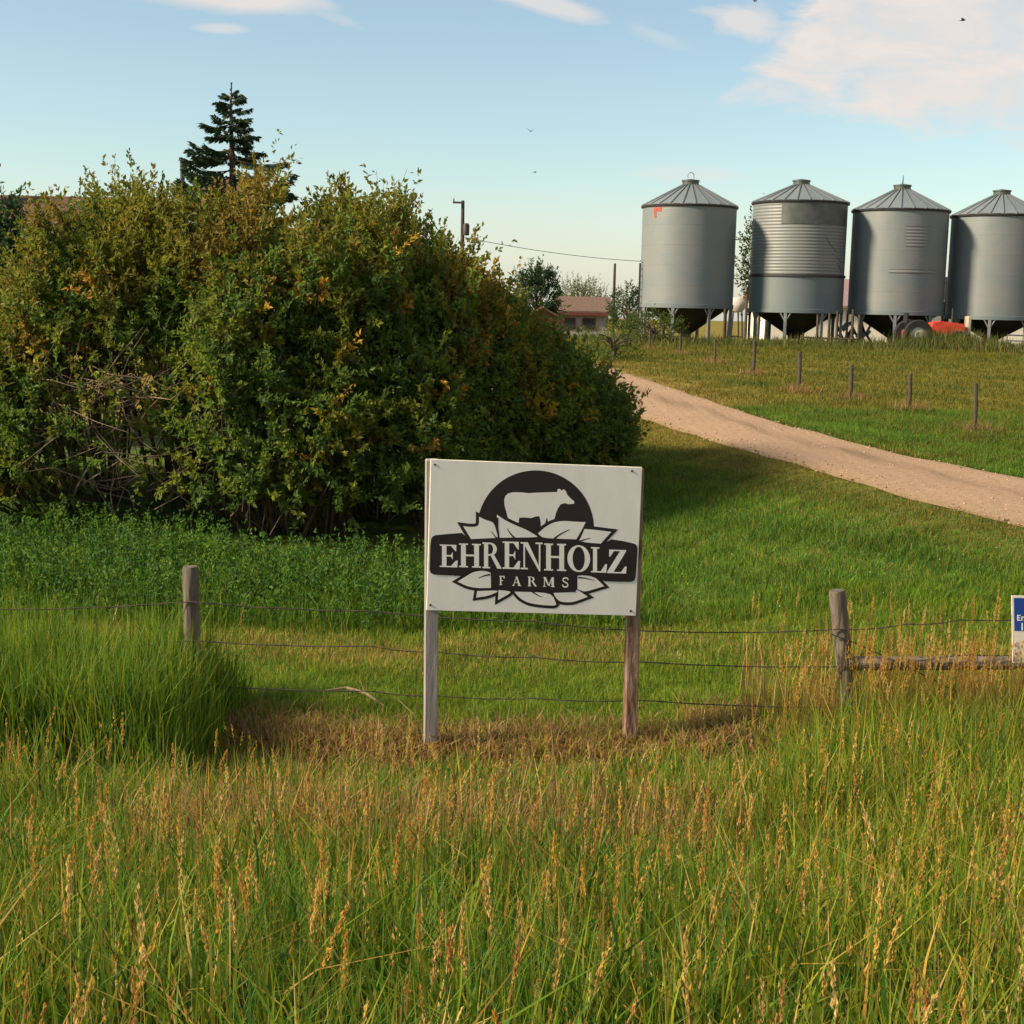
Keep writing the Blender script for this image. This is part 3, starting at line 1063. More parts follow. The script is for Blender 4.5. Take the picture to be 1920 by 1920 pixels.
def walls(mb, x0, x1, y0, y1, z0, ze, zr, along='x'):
    if along == 'x':
        ym = (y0 + y1) / 2
        prof = [(y0, z0), (y0, ze), (ym, zr), (y1, ze), (y1, z0)]
        vs = [(x0, a_, b_) for a_, b_ in prof] + [(x1, a_, b_) for a_, b_ in prof]
    else:
        xm = (x0 + x1) / 2
        prof = [(x0, z0), (x0, ze), (xm, zr), (x1, ze), (x1, z0)]
        vs = [(a_, y0, b_) for a_, b_ in prof] + [(a_, y1, b_) for a_, b_ in prof]
    mb.add(vs, [(0, 1, 2, 3, 4), (9, 8, 7, 6, 5), (0, 5, 6, 1), (4, 3, 8, 9), (0, 4, 9, 5)])


# brown-roofed house on the left, mostly behind the hedge
hp = at(60, 352, 46)
hz = tz(hp[0], 46)
x1 = at(395, 345, 46)[0]
root = empty('house', (hp[0] - 4, 46, hz))
tag(root, 'house with a long brown roof and red brick chimney behind the hedge', 'house')
b = MB(); walls(b, hp[0] - 11, hp[0] + 3.0, 46, 54, hz - .1, hp[2] - 1.75, hp[2] - .13); b.build('wall', M['whitewall'], root)
b = MB(); gable(b, hp[0] - 11, hp[0] + 3.0, 46, 54, hp[2] - 1.75, hp[2] - .1, over=.45); rf = b.build('roof', M['shingle'], root)
cp = at(-6, 318, 50)
b = MB(); b.box((cp[0], 49.2, cp[2] - 1.0), (.5, .6, 2.2)); b.box((cp[0], 49.2, cp[2] + .12), (.62, .72, .1)); b.build('chimney', M['brick'], rf)
for k in range(3):
    wx = hp[0] - 8 + k * 3.6
    b = MB(); b.box((wx, 45.98, hz + 1.7), (1.3, .08, 1.2)); f_ = b.build('window', M['whitewall'], root)
    b = MB(); b.box((wx, 45.93, hz + 1.7), (1.1, .04, 1.0)); b.build('pane', M['window'], f_)

# lower annexe roof with flue left of the spruce
ap = at(350, 324, 47)
ax1 = at(400, 322, 47)
hz = tz(ap[0], 47)
root = empty('outbuilding', (ap[0] + 1, 48, hz))
tag(root, 'low building with a dark roof and thin dark flue left of the spruce trunk', 'outbuilding')
b = MB(); walls(b, ap[0] + .1, ap[0] + 1.5, 47.3, 51, hz - .1, ap[2] - .9, ap[2] - .12); b.build('wall', M['whitewall'], root)
b = MB(); gable(b, ap[0] + .1, ap[0] + 1.5, 47.3, 51, ap[2] - .9, ap[2] - .1, over=.2); rf = b.build('roof', M['shingle'], root)
fp = at(352, 306, 49)
b = MB(); b.tube([(fp[0], 48.2, ap[2] - .8), (fp[0], 48.2, fp[2])], .075, 10); b.tube([(fp[0], 48.2, fp[2]), (fp[0], 48.2, fp[2] + .08)], .11, 10); b.build('flue', M['darksteel'], rf)

# distant mauve-roofed shed
D0 = 88.0
pl, pr = at(1046, 600, D0), at(1140, 604, D0)
rz = at(1100, 558, D0)[2]
ez = at(1090, 584, D0)[2]
zb = tz(pl[0], D0)
root = empty('shed', ((pl[0] + pr[0]) / 2, D0 + 2, zb))
tag(root, 'small pale walled shed with a mauve brown gable roof beyond the driveway', 'shed')
b = MB(); walls(b, pl[0], pr[0], D0, D0 + 4.5, zb - .1, ez, rz - .1); b.build('wall', M['shedwall'], root)
b = MB(); gable(b, pl[0], pr[0], D0, D0 + 4.5, ez, rz - .05, over=.25); rf = b.build('roof', M['shingle2'], root)
b = MB(); b.box(((pl[0] + pr[0]) / 2, D0 - .28, ez - .15), (pr[0] - pl[0] + .6, .06, .18)); b.build('fascia', M['fascia'], rf)
for q in (.22, .62):
    wx = pl[0] + (pr[0] - pl[0]) * q
    b = MB(); b.box((wx, D0 - .02, ez - .75), (.85, .08, .7)); f_ = b.build('window', M['fascia'], root)
    b = MB(); b.box((wx, D0 - .07, ez - .75), (.7, .04, .55)); b.build('pane', M['window'], f_)

# red-brown gabled garage beside it, partly behind the hedge
pl, pr = at(985, 600, 80), at(1052, 602, 80)
rz = at(1040, 578, 80)[2]
zb = tz(pl[0], 80)
root = empty('garage', ((pl[0] + pr[0]) / 2, 82, zb))
tag(root, 'dark red brown garage half hidden by the hedge beside the small shed', 'garage')
b = MB(); walls(b, pl[0], pr[0], 80, 84, zb - .1, rz - .6, rz - .08, 'y'); b.build('wall', M['fascia'], root)
b = MB(); gable(b, pl[0], pr[0], 80, 84, rz - .6, rz - .05, over=.2, along='y'); b.build('roof', M['shingle'], root)

# barn behind the bins
D0 = 80.0
bx0 = at(1440, 600, D0)[0]
bx1 = at(1960, 600, D0)[0]
rz = at(1580, 527, D0 + 4)[2]
ez = at(1580, 573, D0)[2]
zb = tz(bx0, D0)
root = empty('barn', ((bx0 + bx1) / 2, D0 + 4, zb))
tag(root, 'long white barn with a faded mauve roof behind the grain bins', 'barn')
b = MB(); walls(b, bx0, bx1, D0, D0 + 8, zb - .1, ez, rz - .1); b.build('wall', M['whitewall'], root)
b = MB(); gable(b, bx0, bx1, D0, D0 + 8, ez, rz, over=.35); b.build('roof', M['mauve'], root)

# ------------------------------------------------------------------ distant trees
DG = [(.03, .065, .02), (.04, .08, .022), (.022, .05, .02)]
p = at(1006, 560, 84)
small_tree('tree', (p[0], 84), at(1006, 502, 84)[2] - tz(p[0], 84), 1.25, 900, .18, DG, (2, 2, 2), 'dark bushy evergreen standing left of the small shed', 'tree', crown_low=.08, L=(.4, .8))
p = at(1090, 560, 95)
small_tree('tree', (p[0], 95), at(1090, 533, 95)[2] - tz(p[0], 95), 1.75, 620, .2, [(.13, .15, .03), (.17, .17, .05), (.08, .11, .03)], (2, 2, 2), 'thin pale willow with upright shoots behind the small shed', 'tree', crown_low=.2, up=1.3, L=(.5, 1.1), wid=.25, bare=14)
p = at(1180, 560, 67)
small_tree('shrub', (p[0], 67), at(1180, 545, 67)[2] - tz(p[0], 67), .95, 420, .13, [(.03, .065, .022), (.05, .09, .022), (.08, .12, .025)], (3, 2, 1), 'dark leafy shrub at the left foot of the first grain bin', 'shrub', crown_low=.02)
p = at(1225, 600, 58.5)
small_tree('shrub', (p[0], 58.5), 1.15, 1.15, 300, .11, [(.06, .1, .022), (.09, .12, .025), (.05, .08, .02)], (3, 2, 1), 'low green weedy bush in front of the first grain bin', 'shrub', crown_low=.02)
p = at(1150, 640, 44)
small_tree('shrub', (p[0], 44), .85, .9, 240, .085, [(.07, .115, .022), (.11, .14, .025), (.05, .09, .02)], (3, 2, 1), 'light green bush at the bend where the driveway goes behind the hedge', 'shrub', crown_low=.02)
p = at(1424, 560, 76)
small_tree('tree', (p[0], 76), at(1424, 398, 76)[2] - tz(p[0], 76), 1.15, 420, .2, [(.05, .075, .02), (.08, .09, .02), (.035, .055, .02)], (2, 2, 2), 'slim dark tree showing between the first and second grain bins', 'tree', crown_low=.2, up=.9, L=(.4, .9), wid=.45)


# ------------------------------------------------------------------ utility poles and line
def pole(px, pytop, depth, lab, arm=True):
    t = at(px, pytop, depth)
    z = tz(t[0], t[1])
    root = empty('utility_pole', (t[0], t[1], z))
    tag(root, lab, 'utility pole')
    b = MB(); b.tube([(t[0], t[1], z - .3), (t[0], t[1], z + (t[2] - z) * .6), (t[0], t[1], t[2])], [.13, .115, .09], 10); b.build('pole', M['pole'], root)
    if arm:
        b = MB(); b.box((t[0] - .22, t[1] - .14, t[2] - .12), (.62, .1, .1)); b.tube([(t[0] - .48, t[1] - .14, t[2] - .07), (t[0] - .48, t[1] - .14, t[2] + .1)], [.04, .03], 8); b.build('crossarm', M['pole'], root)
        b = MB(); b.lathe((t[0] + .2, t[1] - .12, t[2] - 1.85), [(.0, 0), (.17, .02), (.18, .55), (.12, .65), (0, .66)], 16); b.build('transformer', M['darksteel'], root, True)
    return t


t1 = pole(868, 376, 76, 'utility pole with a short crossarm and transformer behind the hedge')
t2 = pole(1153, 494, 105, 'bare thin utility pole right of the small shed', arm=False)
w0 = at(867, 444, 76)
w1 = at(1203, 490, 82)
mb = MB()
pts = []
for k in range(25):
    t = k / 24
    p = w0 * (1 - t) + w1 * t
    p[2] -= .55 * 4 * t * (1 - t) * .35
    pts.append(p)
wend = at(1290, 500, 84)
pts.append(wend)
mb.tube(pts, .016, 5, False)
o = mb.build('overhead_wire', M['wire'])
tag(o, 'thin overhead wire sagging from the crossarm pole towards the bins', 'wire')
pz = tz(wend[0], 84)
root = empty('utility_pole', (wend[0], 84.1, pz))
tag(root, 'utility pole hidden behind the first grain bin', 'utility pole')
b = MB(); b.tube([(wend[0], 84.1, pz - .3), (wend[0], 84.1, wend[2] + .2)], [.16, .12], 10); b.build('pole', M['pole'], root)


# ------------------------------------------------------------------ grain bins
def grain_bin(cx, depth, y_eave, y_bot, y_peak, lab, style=0):
    c = at(cx, 500, depth)
    X, Y = c[0], depth
    R = 2.075
    zg = tz(X, Y)
    sl = (cx - 960) * 0  # image roll is already in at()
    zev = at(cx, y_eave, depth)[2]
    zb_ = at(cx, y_bot, depth)[2]
    zp = at(cx, y_peak, depth)[2]
    root = empty('grain_bin', (X, Y, zg))
    tag(root, lab, 'grain bin', 'hopper bottomed grain bins in a row')
    O = (X, Y, 0)
    wmat = [M['galv'], M['galv_c'], M['galv'], M['galv']][style]
    if style == 1:
        zm = at(cx, 517, depth)[2]
        b = MB(); b.lathe(O, [(R, zb_), (R, zm)], 96); b.build('lower_wall', M['galv_s'], root, True)
        b = MB(); b.lathe(O, [(R - .012, zm), (R - .012, zev)], 96); w = b.build('wall', wmat, root, True)
        b = MB(); b.lathe(O, [(R - .01, zm - .09), (R + .05, zm - .08), (R + .05, zm + .02), (R - .01, zm + .03)], 96); b.build('seam_ring', M['darksteel'], root, True)
        a0, a1_ = math.radians(-90 - 33), math.radians(-90 + 62)
        b = MB(); b.lathe(O, [(R + .008, zev - 1.0), (R + .008, zev - .04)], 30, a0, a1_); b.build('dark_panel', M['galv_dark'], w, True)
        # dent creases: thin raised strips of smooth wall metal
        for (aa, z0, ww) in ((28, -2.3, .55), (34, -2.7, .7), (44, -3.1, .4), (22, -2.0, .3)):
            ang = math.radians(-90 + aa)
            p0 = (X + (R + .005) * math.cos(ang), Y + (R + .005) * math.sin(ang), zev + z0 + .5)
            ang2 = ang + ww / R
            p1 = (X + (R + .005) * math.cos(ang2), Y + (R + .005) * math.sin(ang2), zev + z0 + .1)
            b = MB(); b.tube([p0, (np.array(p0) + np.array(p1)) / 2, p1], [.008, .03, .008], 6); b.build('dent_crease', M['galv_s'], w)
    else:
        prof = []
        nr = 5
        b = MB(); b.lathe(O, [(R, zb_), (R, zev)], 96); w = b.build('wall', wmat, root, True)
        for k in range(1, nr):
            zz_ = zb_ + (zev - zb_) * k / nr
            b = MB(); b.lathe(O, [(R - .003, zz_ - .015), (R + .004, zz_ - .01), (R + .004, zz_ + .01), (R - .003, zz_ + .015)], 96); b.build('wall_seam', M['galv'], w, True)
    # roof
    n_ = 24
    b = MB(); b.lathe(O, [(R + .05, zev - .05), (R + .07, zev), (.36, zp - .22), (.36, zp - .24)], n_); rf = b.build('roof', M['galv_roof'], root)
    b = MB()
    for k in range(n_):
        a_ = 2 * math.pi * (k + .0) / n_
        p0 = (X + (R + .06) * math.cos(a_), Y + (R + .06) * math.sin(a_), zev + .015)
        p1 = (X + .38 * math.cos(a_), Y + .38 * math.sin(a_), zp - .2)
        b.tube([p0, p1], [.035, .022], 4)
    b.build('roof_ribs', M['galv_s'], rf)
    b = MB(); b.lathe(O, [(R - .01, zev - .1), (R + .06, zev - .08), (R + .08, zev - .01), (R + .02, zev + .02)], 96); b.build('eave_ring', M['darksteel'], rf, True)
    b = MB(); b.lathe(O, [(.36, zp - .25), (.37, zp - .06), (.4, zp - .05), (.4, zp), (.02, zp + .06), (0, zp + .06)], 24); cp_ = b.build('roof_cap', M['galv_dark'], rf)
    if style == 0:
        b = MB(); b.tube([(X + .14 * math.cos(t), Y, zp + .18 + .16 * math.sin(t)) for t in np.linspace(-.6, 3.7, 10)], .018, 6); b.build('lid_handle', M['leg'], cp_)
    if style == 2:
        b = MB(); b.tube([(X, Y, zp), (X + .02, Y, zp + .42)], [.03, .012], 6); b.build('vent_rod', M['darksteel'], cp_)
    # hopper cone, ring beam and legs
    zh = max(zg + .38, zb_ - 1.9)
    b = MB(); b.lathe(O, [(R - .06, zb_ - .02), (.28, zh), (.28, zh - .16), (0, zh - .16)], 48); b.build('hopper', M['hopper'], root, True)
    b = MB(); b.lathe(O, [(R - .04, zb_ - .14), (R + .035, zb_ - .13), (R + .035, zb_ + .03), (R - .002, zb_ + .04)], 96); b.build('ring_beam', M['galv_s'], root, True)
    for k in range(8):
        a_ = math.radians(22.5 + 45 * k + (8 if style == 2 else 0))
        lx, ly = X + (R - .02) * math.cos(a_), Y + (R - .02) * math.sin(a_)
        lg = tz(lx, ly)
        ax_ = [(math.cos(a_), math.sin(a_), 0), (-math.sin(a_), math.cos(a_), 0), (0, 0, 1)]
        b = MB(); b.box((lx, ly, (lg + zb_ - .14) / 2 - .05), (.1, .13, zb_ - .14 - lg + .1), ax_)
        for s in (-1, 1):
            q = np.array(ax_[1]) * s
            b.tube([(lx + q[0] * .02, ly + q[1] * .02, zb_ - .5), (lx + q[0] * .24, ly + q[1] * .24, zb_ - .12)], .035, 5)
        b.build('leg', M['leg'], root)
    if style == 0:
        # ladder on the left side
        a_ = math.radians(188)
        for dz in (0,):
            pa = (X + (R + .09) * math.cos(a_), Y + (R + .09) * math.sin(a_))
            b = MB()
            for s in (-.16, .16):
                b.box((pa[0], pa[1] + s, (zb_ + zb_ + 2.1) / 2 - .5), (.05, .05, 2.5))
            for k in range(9):
                b.tube([(pa[0], pa[1] - .16, zb_ - .5 + k * .3), (pa[0], pa[1] + .16, zb_ - .5 + k * .3)], .018, 5)
            b.build('ladder', M['darksteel'], root)
        # faded red mark near the eave
        def cyl(u, v):
            ang = math.radians(-90 - 55) + u / R
            return (X + (R + .012) * math.cos(ang), Y + (R + .012) * math.sin(ang), zev - .12 - v)
        b = MB()
        for quad in ([(0, .02), (.46, 0), (.44, .2), (0, .2)], [(0, .2), (.17, .2), (.16, .46), (.06, .46)]):
            b.add([cyl(*q) for q in quad], [(0, 3, 2, 1)])
        b.build('red_mark', M['fadedred'], w)
    if style == 2:
        for (u0, u1, v0, v1) in ((-.3, .75, .75, 1.6), (-.9, 1.2, 2.55, 2.75)):
            a0, a1_ = math.radians(-90) + u0 / R, math.radians(-90) + u1 / R
            b = MB(); b.lathe(O, [(R + .016, zev - v1), (R + .016, zev - v0)], 12, a0, a1_); b.build('pale_patch', M['galv_c'], w, True)
    return X, Y, R, zb_, zev


GB = [
    grain_bin(1289, 62.9, 388, 572, 338, 'galvanised grain bin with a faded red mark near its eave', 0),
    grain_bin(1495, 62.9, 381, 581, 338, 'grain bin with bold corrugations, a dark upper panel and a smooth lower band', 1),
    grain_bin(1683, 62.9, 396, 585, 347, 'grain bin with a thin rod on its roof cap, third in the row', 2),
    grain_bin(1869, 62.9, 406, 594, 357, 'grain bin cut off by the right edge of the photo', 3),
]

# white rounded tank end seen between the first two bins
p = at(1386, 572, 70)
zt_ = tz(p[0], 70)
root = empty('fuel_tank', (p[0], 71, zt_))
tag(root, 'small pale round fuel tank between the first and second grain bins', 'tank')
b = MB()
prof = [(0, -.95), (.22, -.93), (.36, -.84), (.38, -.75), (.38, .75), (.36, .84), (.22, .93), (0, .95)]
vs, n_ = [], 20
for (r_, l_) in prof:
    for k in range(n_):
        t = 2 * math.pi * k / n_
        vs.append((p[0] + r_ * math.cos(t), 71 + l_, p[2] + r_ * math.sin(t)))
b.add(vs, [(i * n_ + k, i * n_ + (k + 1) % n_, (i + 1) * n_ + (k + 1) % n_, (i + 1) * n_ + k) for i in range(len(prof) - 1) for k in range(n_)])
b.build('tank', M['dish'], root, True)
for s in (-.6, .6):
    b = MB()
    for q in (-.3, .3):
        b.tube([(p[0] + q, 71 + s, zt_ - .05), (p[0] + q * .7, 71 + s, p[2] - .25)], .04, 6)
    b.box((p[0], 71 + s, zt_ + .2), (.62, .05, .06))
    b.build('stand', M['darksteel'], root)

# red farm machine between the third and fourth bins: hood, cab-less body, wheels
D0 = 59.9
mp_ = at(1766, 640, D0)
zt_ = tz(mp_[0], D0)
S_ = 2600 / D0  # px per metre at that depth
X = mp_[0]
root = empty('tractor', (X, D0, zt_))
tag(root, 'red farm tractor standing in tall weeds below the third and fourth grain bins', 'tractor')
zo = zt_
b = MB()
prof = [(-.55, .55), (-.62, .9), (-.5, 1.12), (-.2, 1.2), (.75, 1.1), (.82, .95), (.8, .55)]
vs = [(X + a_, D0 - .42, zo + b_) for a_, b_ in prof] + [(X + a_, D0 + .42, zo + b_) for a_, b_ in prof]
k = len(prof)
b.add(vs, [tuple(reversed(range(k))), tuple(range(k, 2 * k))] + [(i, (i + 1) % k, k + (i + 1) % k, k + i) for i in range(k)])
b.build('hood', M['red'], root)
b = MB(); b.box((X - 1.1, D0, zo + .62), (1.15, .7, .42), bevel=.08); b.box((X - 1.2, D0, zo + .95), (.45, .5, .3), bevel=.06); b.build('body', M['fadedred'], root)
b = MB(); b.box((X + 1.02, D0 - .1, zo + .85), (.14, .5, 1.15), bevel=.02); b.box((X + .9, D0 - .1, zo + .62), (.3, .5, .1)); b.build('front_guard', M['rim'], root)
for (wx, wy, wr) in ((X - 1.25, -.72, .62), (X - 1.25, .72, .62), (X + .5, -.6, .4), (X + .5, .6, .4)):
    b = MB()
    vs = []
    pf = [(wr * .55, -.15), (wr * .95, -.15), (wr, -.08), (wr, .08), (wr * .95, .15), (wr * .55, .15)]
    for (r_, l_) in pf:
        for k in range(24):
            t = 2 * math.pi * k / 24
            vs.append((wx + r_ * math.cos(t), D0 + wy + l_, zo + wr + r_ * math.sin(t)))
    b.add(vs, [(i * 24 + k, i * 24 + (k + 1) % 24, ((i + 1) % 6) * 24 + (k + 1) % 24, ((i + 1) % 6) * 24 + k) for i in range(6) for k in range(24)])
    wh = b.build('wheel', M['tyre'], root)
    b = MB(); vs = []
    for (r_, l_) in [(0, -.1), (wr * .2, -.12), (wr * .56, -.06), (wr * .56, .06), (0, .08)]:
        for k in range(20):
            t = 2 * math.pi * k / 20
            vs.append((wx + r_ * math.cos(t), D0 + wy + l_, zo + wr + r_ * math.sin(t)))
    b.add(vs, [(i * 20 + k, i * 20 + (k + 1) % 20, (i + 1) * 20 + (k + 1) % 20, (i + 1) * 20 + k) for i in range(4) for k in range(20)])
    b.build('rim', M['rim'], wh)
b = MB(); b.tube([(X + .35, D0 - .1, zo + 1.1), (X + .35, D0 - .1, zo + 1.75)], .04, 8); b.build('exhaust_pipe', M['darksteel'], root)
b = MB(); b.box((X - 1.35, D0, zo + 1.08), (.5, .5, .12), bevel=.04); b.box((X - 1.6, D0, zo + 1.3), (.1, .5, .45), bevel=.04); b.build('seat', M['tyre'], root)

# pale auger tube leaning in the gap of the third and fourth bins
pa, pb = at(1777, 640, 65.2), at(1773, 520, 65.8)
root = empty('grain_auger', (pa[0], pa[1], tz(pa[0], pa[1])))
tag(root, 'upright grey grain auger tube in the gap between the third and fourth bins', 'auger')
b = MB(); b.tube([(pa[0], pa[1], tz(pa[0], pa[1])), pb], .085, 10); b.build('tube', M['leg'], root)
b = MB(); b.box((pb[0] - .06, pb[1], pb[2] - .85), (.26, .3, .3), bevel=.03); b.build('motor_box', M['galv_s'], root)
b = MB(); b.box((pa[0] - .16, pa[1] + .05, (pb[2] + pa[2]) / 2 - .5), (.22, .2, 1.7), bevel=.02); b.build('down_spout', M['hopper'], root)

# jumbled pale junk pile right of the white barn gap
for (jx, jy, w_, h_, nm, lb) in ((1602, 612, .55, .75, 'scrap_pile', 'pale and brown scrap heap under the third grain bin'),):
    p = at(jx, 634, 65.0)
    z_ = tz(p[0], 65)
    root = empty(nm, (p[0], 65, z_))
    tag(root, lb, 'scrap heap')
    for (ma, q0, nq, nmp) in ((M['dish'], 0, 5, 'pale_panel'), (M['twig'], 2, 6, 'plank'), (M['darksteel'], 4, 4, 'scrap_bar')):
        for k in range(nq):
            b = MB()
            th = random.uniform(-.9, .9)
            ax_ = [(math.cos(th), 0, math.sin(th)), (0, 1, 0), (-math.sin(th), 0, math.cos(th))]
            sz = (random.uniform(.15, .35), .05, random.uniform(.25, .5)) if nmp == 'pale_panel' else (.1, .06, random.uniform(.7, 1.1))
            b.box((p[0] + random.uniform(-.6, .9), 65 + random.uniform(-.3, .3) + k * .07, z_ + random.uniform(.25, 1.0) * (1 if nmp != 'pale_panel' else 1.0)), sz, ax_)
            b.build(nmp, ma, root)

# pipe gate panel by the fourth bin
p0, p1 = at(1889, 628, 58.8), at(1990, 632, 58.8)
root = empty('pipe_gate', (p0[0], p0[1], tz(p0[0], p0[1])))
tag(root, 'grey pipe gate panel in front of the last grain bin', 'gate')
b = MB(); b.tube([(p0[0], p0[1], tz(p0[0], p0[1]) - .1), p0, p1, (p1[0], p1[1], tz(p1[0], p1[1]) - .1)], .035, 6); b.build('frame', M['leg'], root)
b = MB()
for t in (.35, .7):
    b.tube([(p0[0], p0[1], p0[2] * (1 - t) + tz(p0[0], p0[1]) * t), (p1[0], p1[1], p1[2] * (1 - t) + tz(p1[0], p1[1]) * t)], .025, 6)
b.build('rails', M['leg'], root)

# low dark rail fence line along the front of the bins: one pole rail with posts
pa, pb = at(1500, 632, 60.2), at(1608, 636, 60.0)
root = empty('pole_fence', (pa[0], pa[1], tz(pa[0], pa[1])))
tag(root, 'short dark pole fence with one rail in front of the white barn wall', 'fence')
b = MB(); b.tube([pa, (pa + pb) / 2 + np.array([0, 0, -.02]), pb], .045, 6); b.build('rail', M['pole'], root)
for q, ytop in ((1534, 590), (1556, 588), (1571, 584), (1600, 580), (1612, 590)):
    t_ = at(q, ytop, 60.1)
    zz_ = tz(t_[0], t_[1])
    b = MB(); b.tube([(t_[0], t_[1], zz_ - .2), t_], [.065, .055], 7); b.build('post', M['pole'], root)

# ------------------------------------------------------------------ pasture fence posts
TUFT = []
PF = [
    (1830, 718, 1827, 812, 'nearest pasture fence post, dark and upright, by the right edge of the picture'),
    (1707, 700, 1704, 772, 'thin pasture fence post with pale flowers beside it'),
    (1597, 683, 1594, 750, 'pasture fence post in a ring of brown grass below the third grain bin'),
    (1500, 659, 1497, 736, 'tall dark pasture fence post in front of the second grain bin, near the driveway'),
    (1415, 638, 1412, 704, 'pasture fence post below the gap of bins one and two, near the driveway'),
    (1341, 636, 1340, 682, 'short pasture fence post below the right side of the first grain bin'),
    (1276, 625, 1275, 667, 'small pasture fence post below the middle of the first grain bin'),
    (1219, 618, 1218, 657, 'tiny dark pasture fence post below the left side of the first grain bin'),
    (1167, 625, 1166, 650, 'farthest visible pasture fence post, beside the bend of the driveway'),
]
for (tx, ty, bx, by, lab) in PF:
    gb = ground_at(bx, by)
    tp = at(tx, ty, gb[1])
    root = empty('fence_post', gb)
    tag(root, lab, 'fence post', 'posts of the pasture fence')
    b = MB(); r_ = random.uniform(.036, .046)
    b.tube([gb - np.array([0, 0, .25]), gb * .5 + tp * .5 + np.array([.008, 0, 0]), tp - np.array([0, 0, .015]), tp], [r_, r_ * .97, r_ * .94, r_ * .7], 9)
    b.build('post', M['pole'], root)
    # dead tuft at the foot
    n_ = 240
    x = gb[0] + RNG.normal(0, .2, n_)
    y = gb[1] + RNG.normal(-.05, .2, n_)
    V, T, C = blades_VT(on(x, y, -.01), RNG.uniform(.08, .32, n_), RNG.uniform(.008, .016, n_), RNG.normal(0, .4, n_), RNG.normal(.2, .4, n_), pal(RUST, (3, 2, 1, 1), n_), nseg=2)
    TUFT.append((V, T, C))
V, T, C = merge(TUFT)
o = np_mesh('dead_grass', V, T, M['veg'], C)
tag(o, 'tufts of brown dead grass round the feet of the pasture fence posts', 'dead grass', kind='stuff')

for k, (px_, py0, py1, lab) in enumerate([
        (1360, 578, 632, 'thin dark upright post at the right foot of the first grain bin'),
        (1401, 552, 640, 'tall dark post against the left edge of the second grain bin'),
        (1437, 600, 640, 'short dark post under the left half of the second grain bin')]):
    t_ = at(px_, py0, 60.5)
    zz_ = tz(t_[0], t_[1])
    b = MB(); b.tube([(t_[0], t_[1], zz_ - .2), (t_[0], t_[1], t_[2] - .03), t_], [.07, .06, .045], 8)
    o = b.build('corral_post', M['pole'])
    tag(o, lab, 'post', 'dark posts standing by the bins')

# ------------------------------------------------------------------ roadside fence
FD = 9.85


def round_post(pt, pb, r0, lab, tilt_top=0.03):
    root = empty('fence_post', (pb[0], pb[1], tz(pb[0], pb[1])))
    tag(root, lab, 'fence post', 'round posts of the roadside fence')
    b = MB()
    n_ = 14
    ax = np.array(pt) - np.array(pb)
    pts = [np.array(pb) + ax * t for t in (-.15, 0, .2, .45, .7, .9, .985, 1.0)]
    rs = [r0 * 1.05, r0 * 1.04, r0 * 1.02, r0, r0 * .985, r0 * .97, r0 * .95, r0 * .86]
    b.tube(pts, rs, n_)
    # irregular wood
    for i in range(len(b.v)):
        v = np.array(b.v[i])
        d_ = .004 * noise.noise(Vector(v * np.array([20, 20, 3])))
        b.v[i] = tuple(v + np.array([d_, d_, 0]))
    o = b.build('post', M['fencewood'], root, True)
    return root


lt, lb = at(357, 1062, FD), at(364, 1395, FD)
round_post(lt, lb, .060, 'grey round fence post standing in tall lush grass, left of the sign')
rt, rb = at(1569, 1107, 9.6), at(1600, 1410, 9.6)
round_post(rt, rb, .062, 'leaning weathered round fence post among dry reeds, right of the sign')
et, eb = at(1972, 1090, 9.6), at(1985, 1420, 9.6)
round_post(et, eb, .062, 'round fence post carrying the blue and white notice, at the right edge')
llt = at(-560, 1095, FD)
round_post(llt, np.array([llt[0], FD, tz(llt[0], FD)]), .06, 'round fence post beyond the left edge of the photo')

# brace rail between right post and the corner post
q0, q1 = at(1590, 1244, 9.6), at(1975, 1242, 9.6)
b = MB(); b.tube([q0, q0 * .7 + q1 * .3, q0 * .3 + q1 * .7, q1], [.052, .05, .05, .048], 12)
o = b.build('brace_rail', M['greywood'])
tag(o, 'grey horizontal wooden brace rail between the leaning post and the corner post', 'rail')


def strand(pts, lab, r=.0038, barbs=True):
    mb = MB()
    P = []
    for i in range(len(pts) - 1):
        a_, b_ = np.array(pts[i]), np.array(pts[i + 1])
        for k in range(8):
            t = k / 8
            p = a_ * (1 - t) + b_ * t
            p[2] -= .015 * 4 * t * (1 - t)
            P.append(p)
    P.append(np.array(pts[-1]))
    mb.tube(P, r, 5, False)
    P2 = [p + np.array([0, .004 * math.sin(i * 2.2), .004 * math.cos(i * 2.2)]) for i, p in enumerate(P)]
    mb.tube(P2, r * .8, 4, False)
    if barbs:
        tot = np.concatenate([[0], np.cumsum([np.linalg.norm(P[i + 1] - P[i]) for i in range(len(P) - 1)])])
        s = .1
        while s < tot[-1]:
            p = np.array([np.interp(s, tot, [q[i] for q in P]) for i in range(3)])
            for k in range(2):
                d = np.array([random.gauss(0, .4), random.gauss(0, 1), random.gauss(0, 1)])
                d = d / np.linalg.norm(d) * .016
                mb.tube([p - d, p + d], .0016, 3, False)
            s += .13
    o = mb.build('barbed_wire', M['wire'])
    tag(o, lab, 'barbed wire', 'strands of the roadside barbed wire fence')


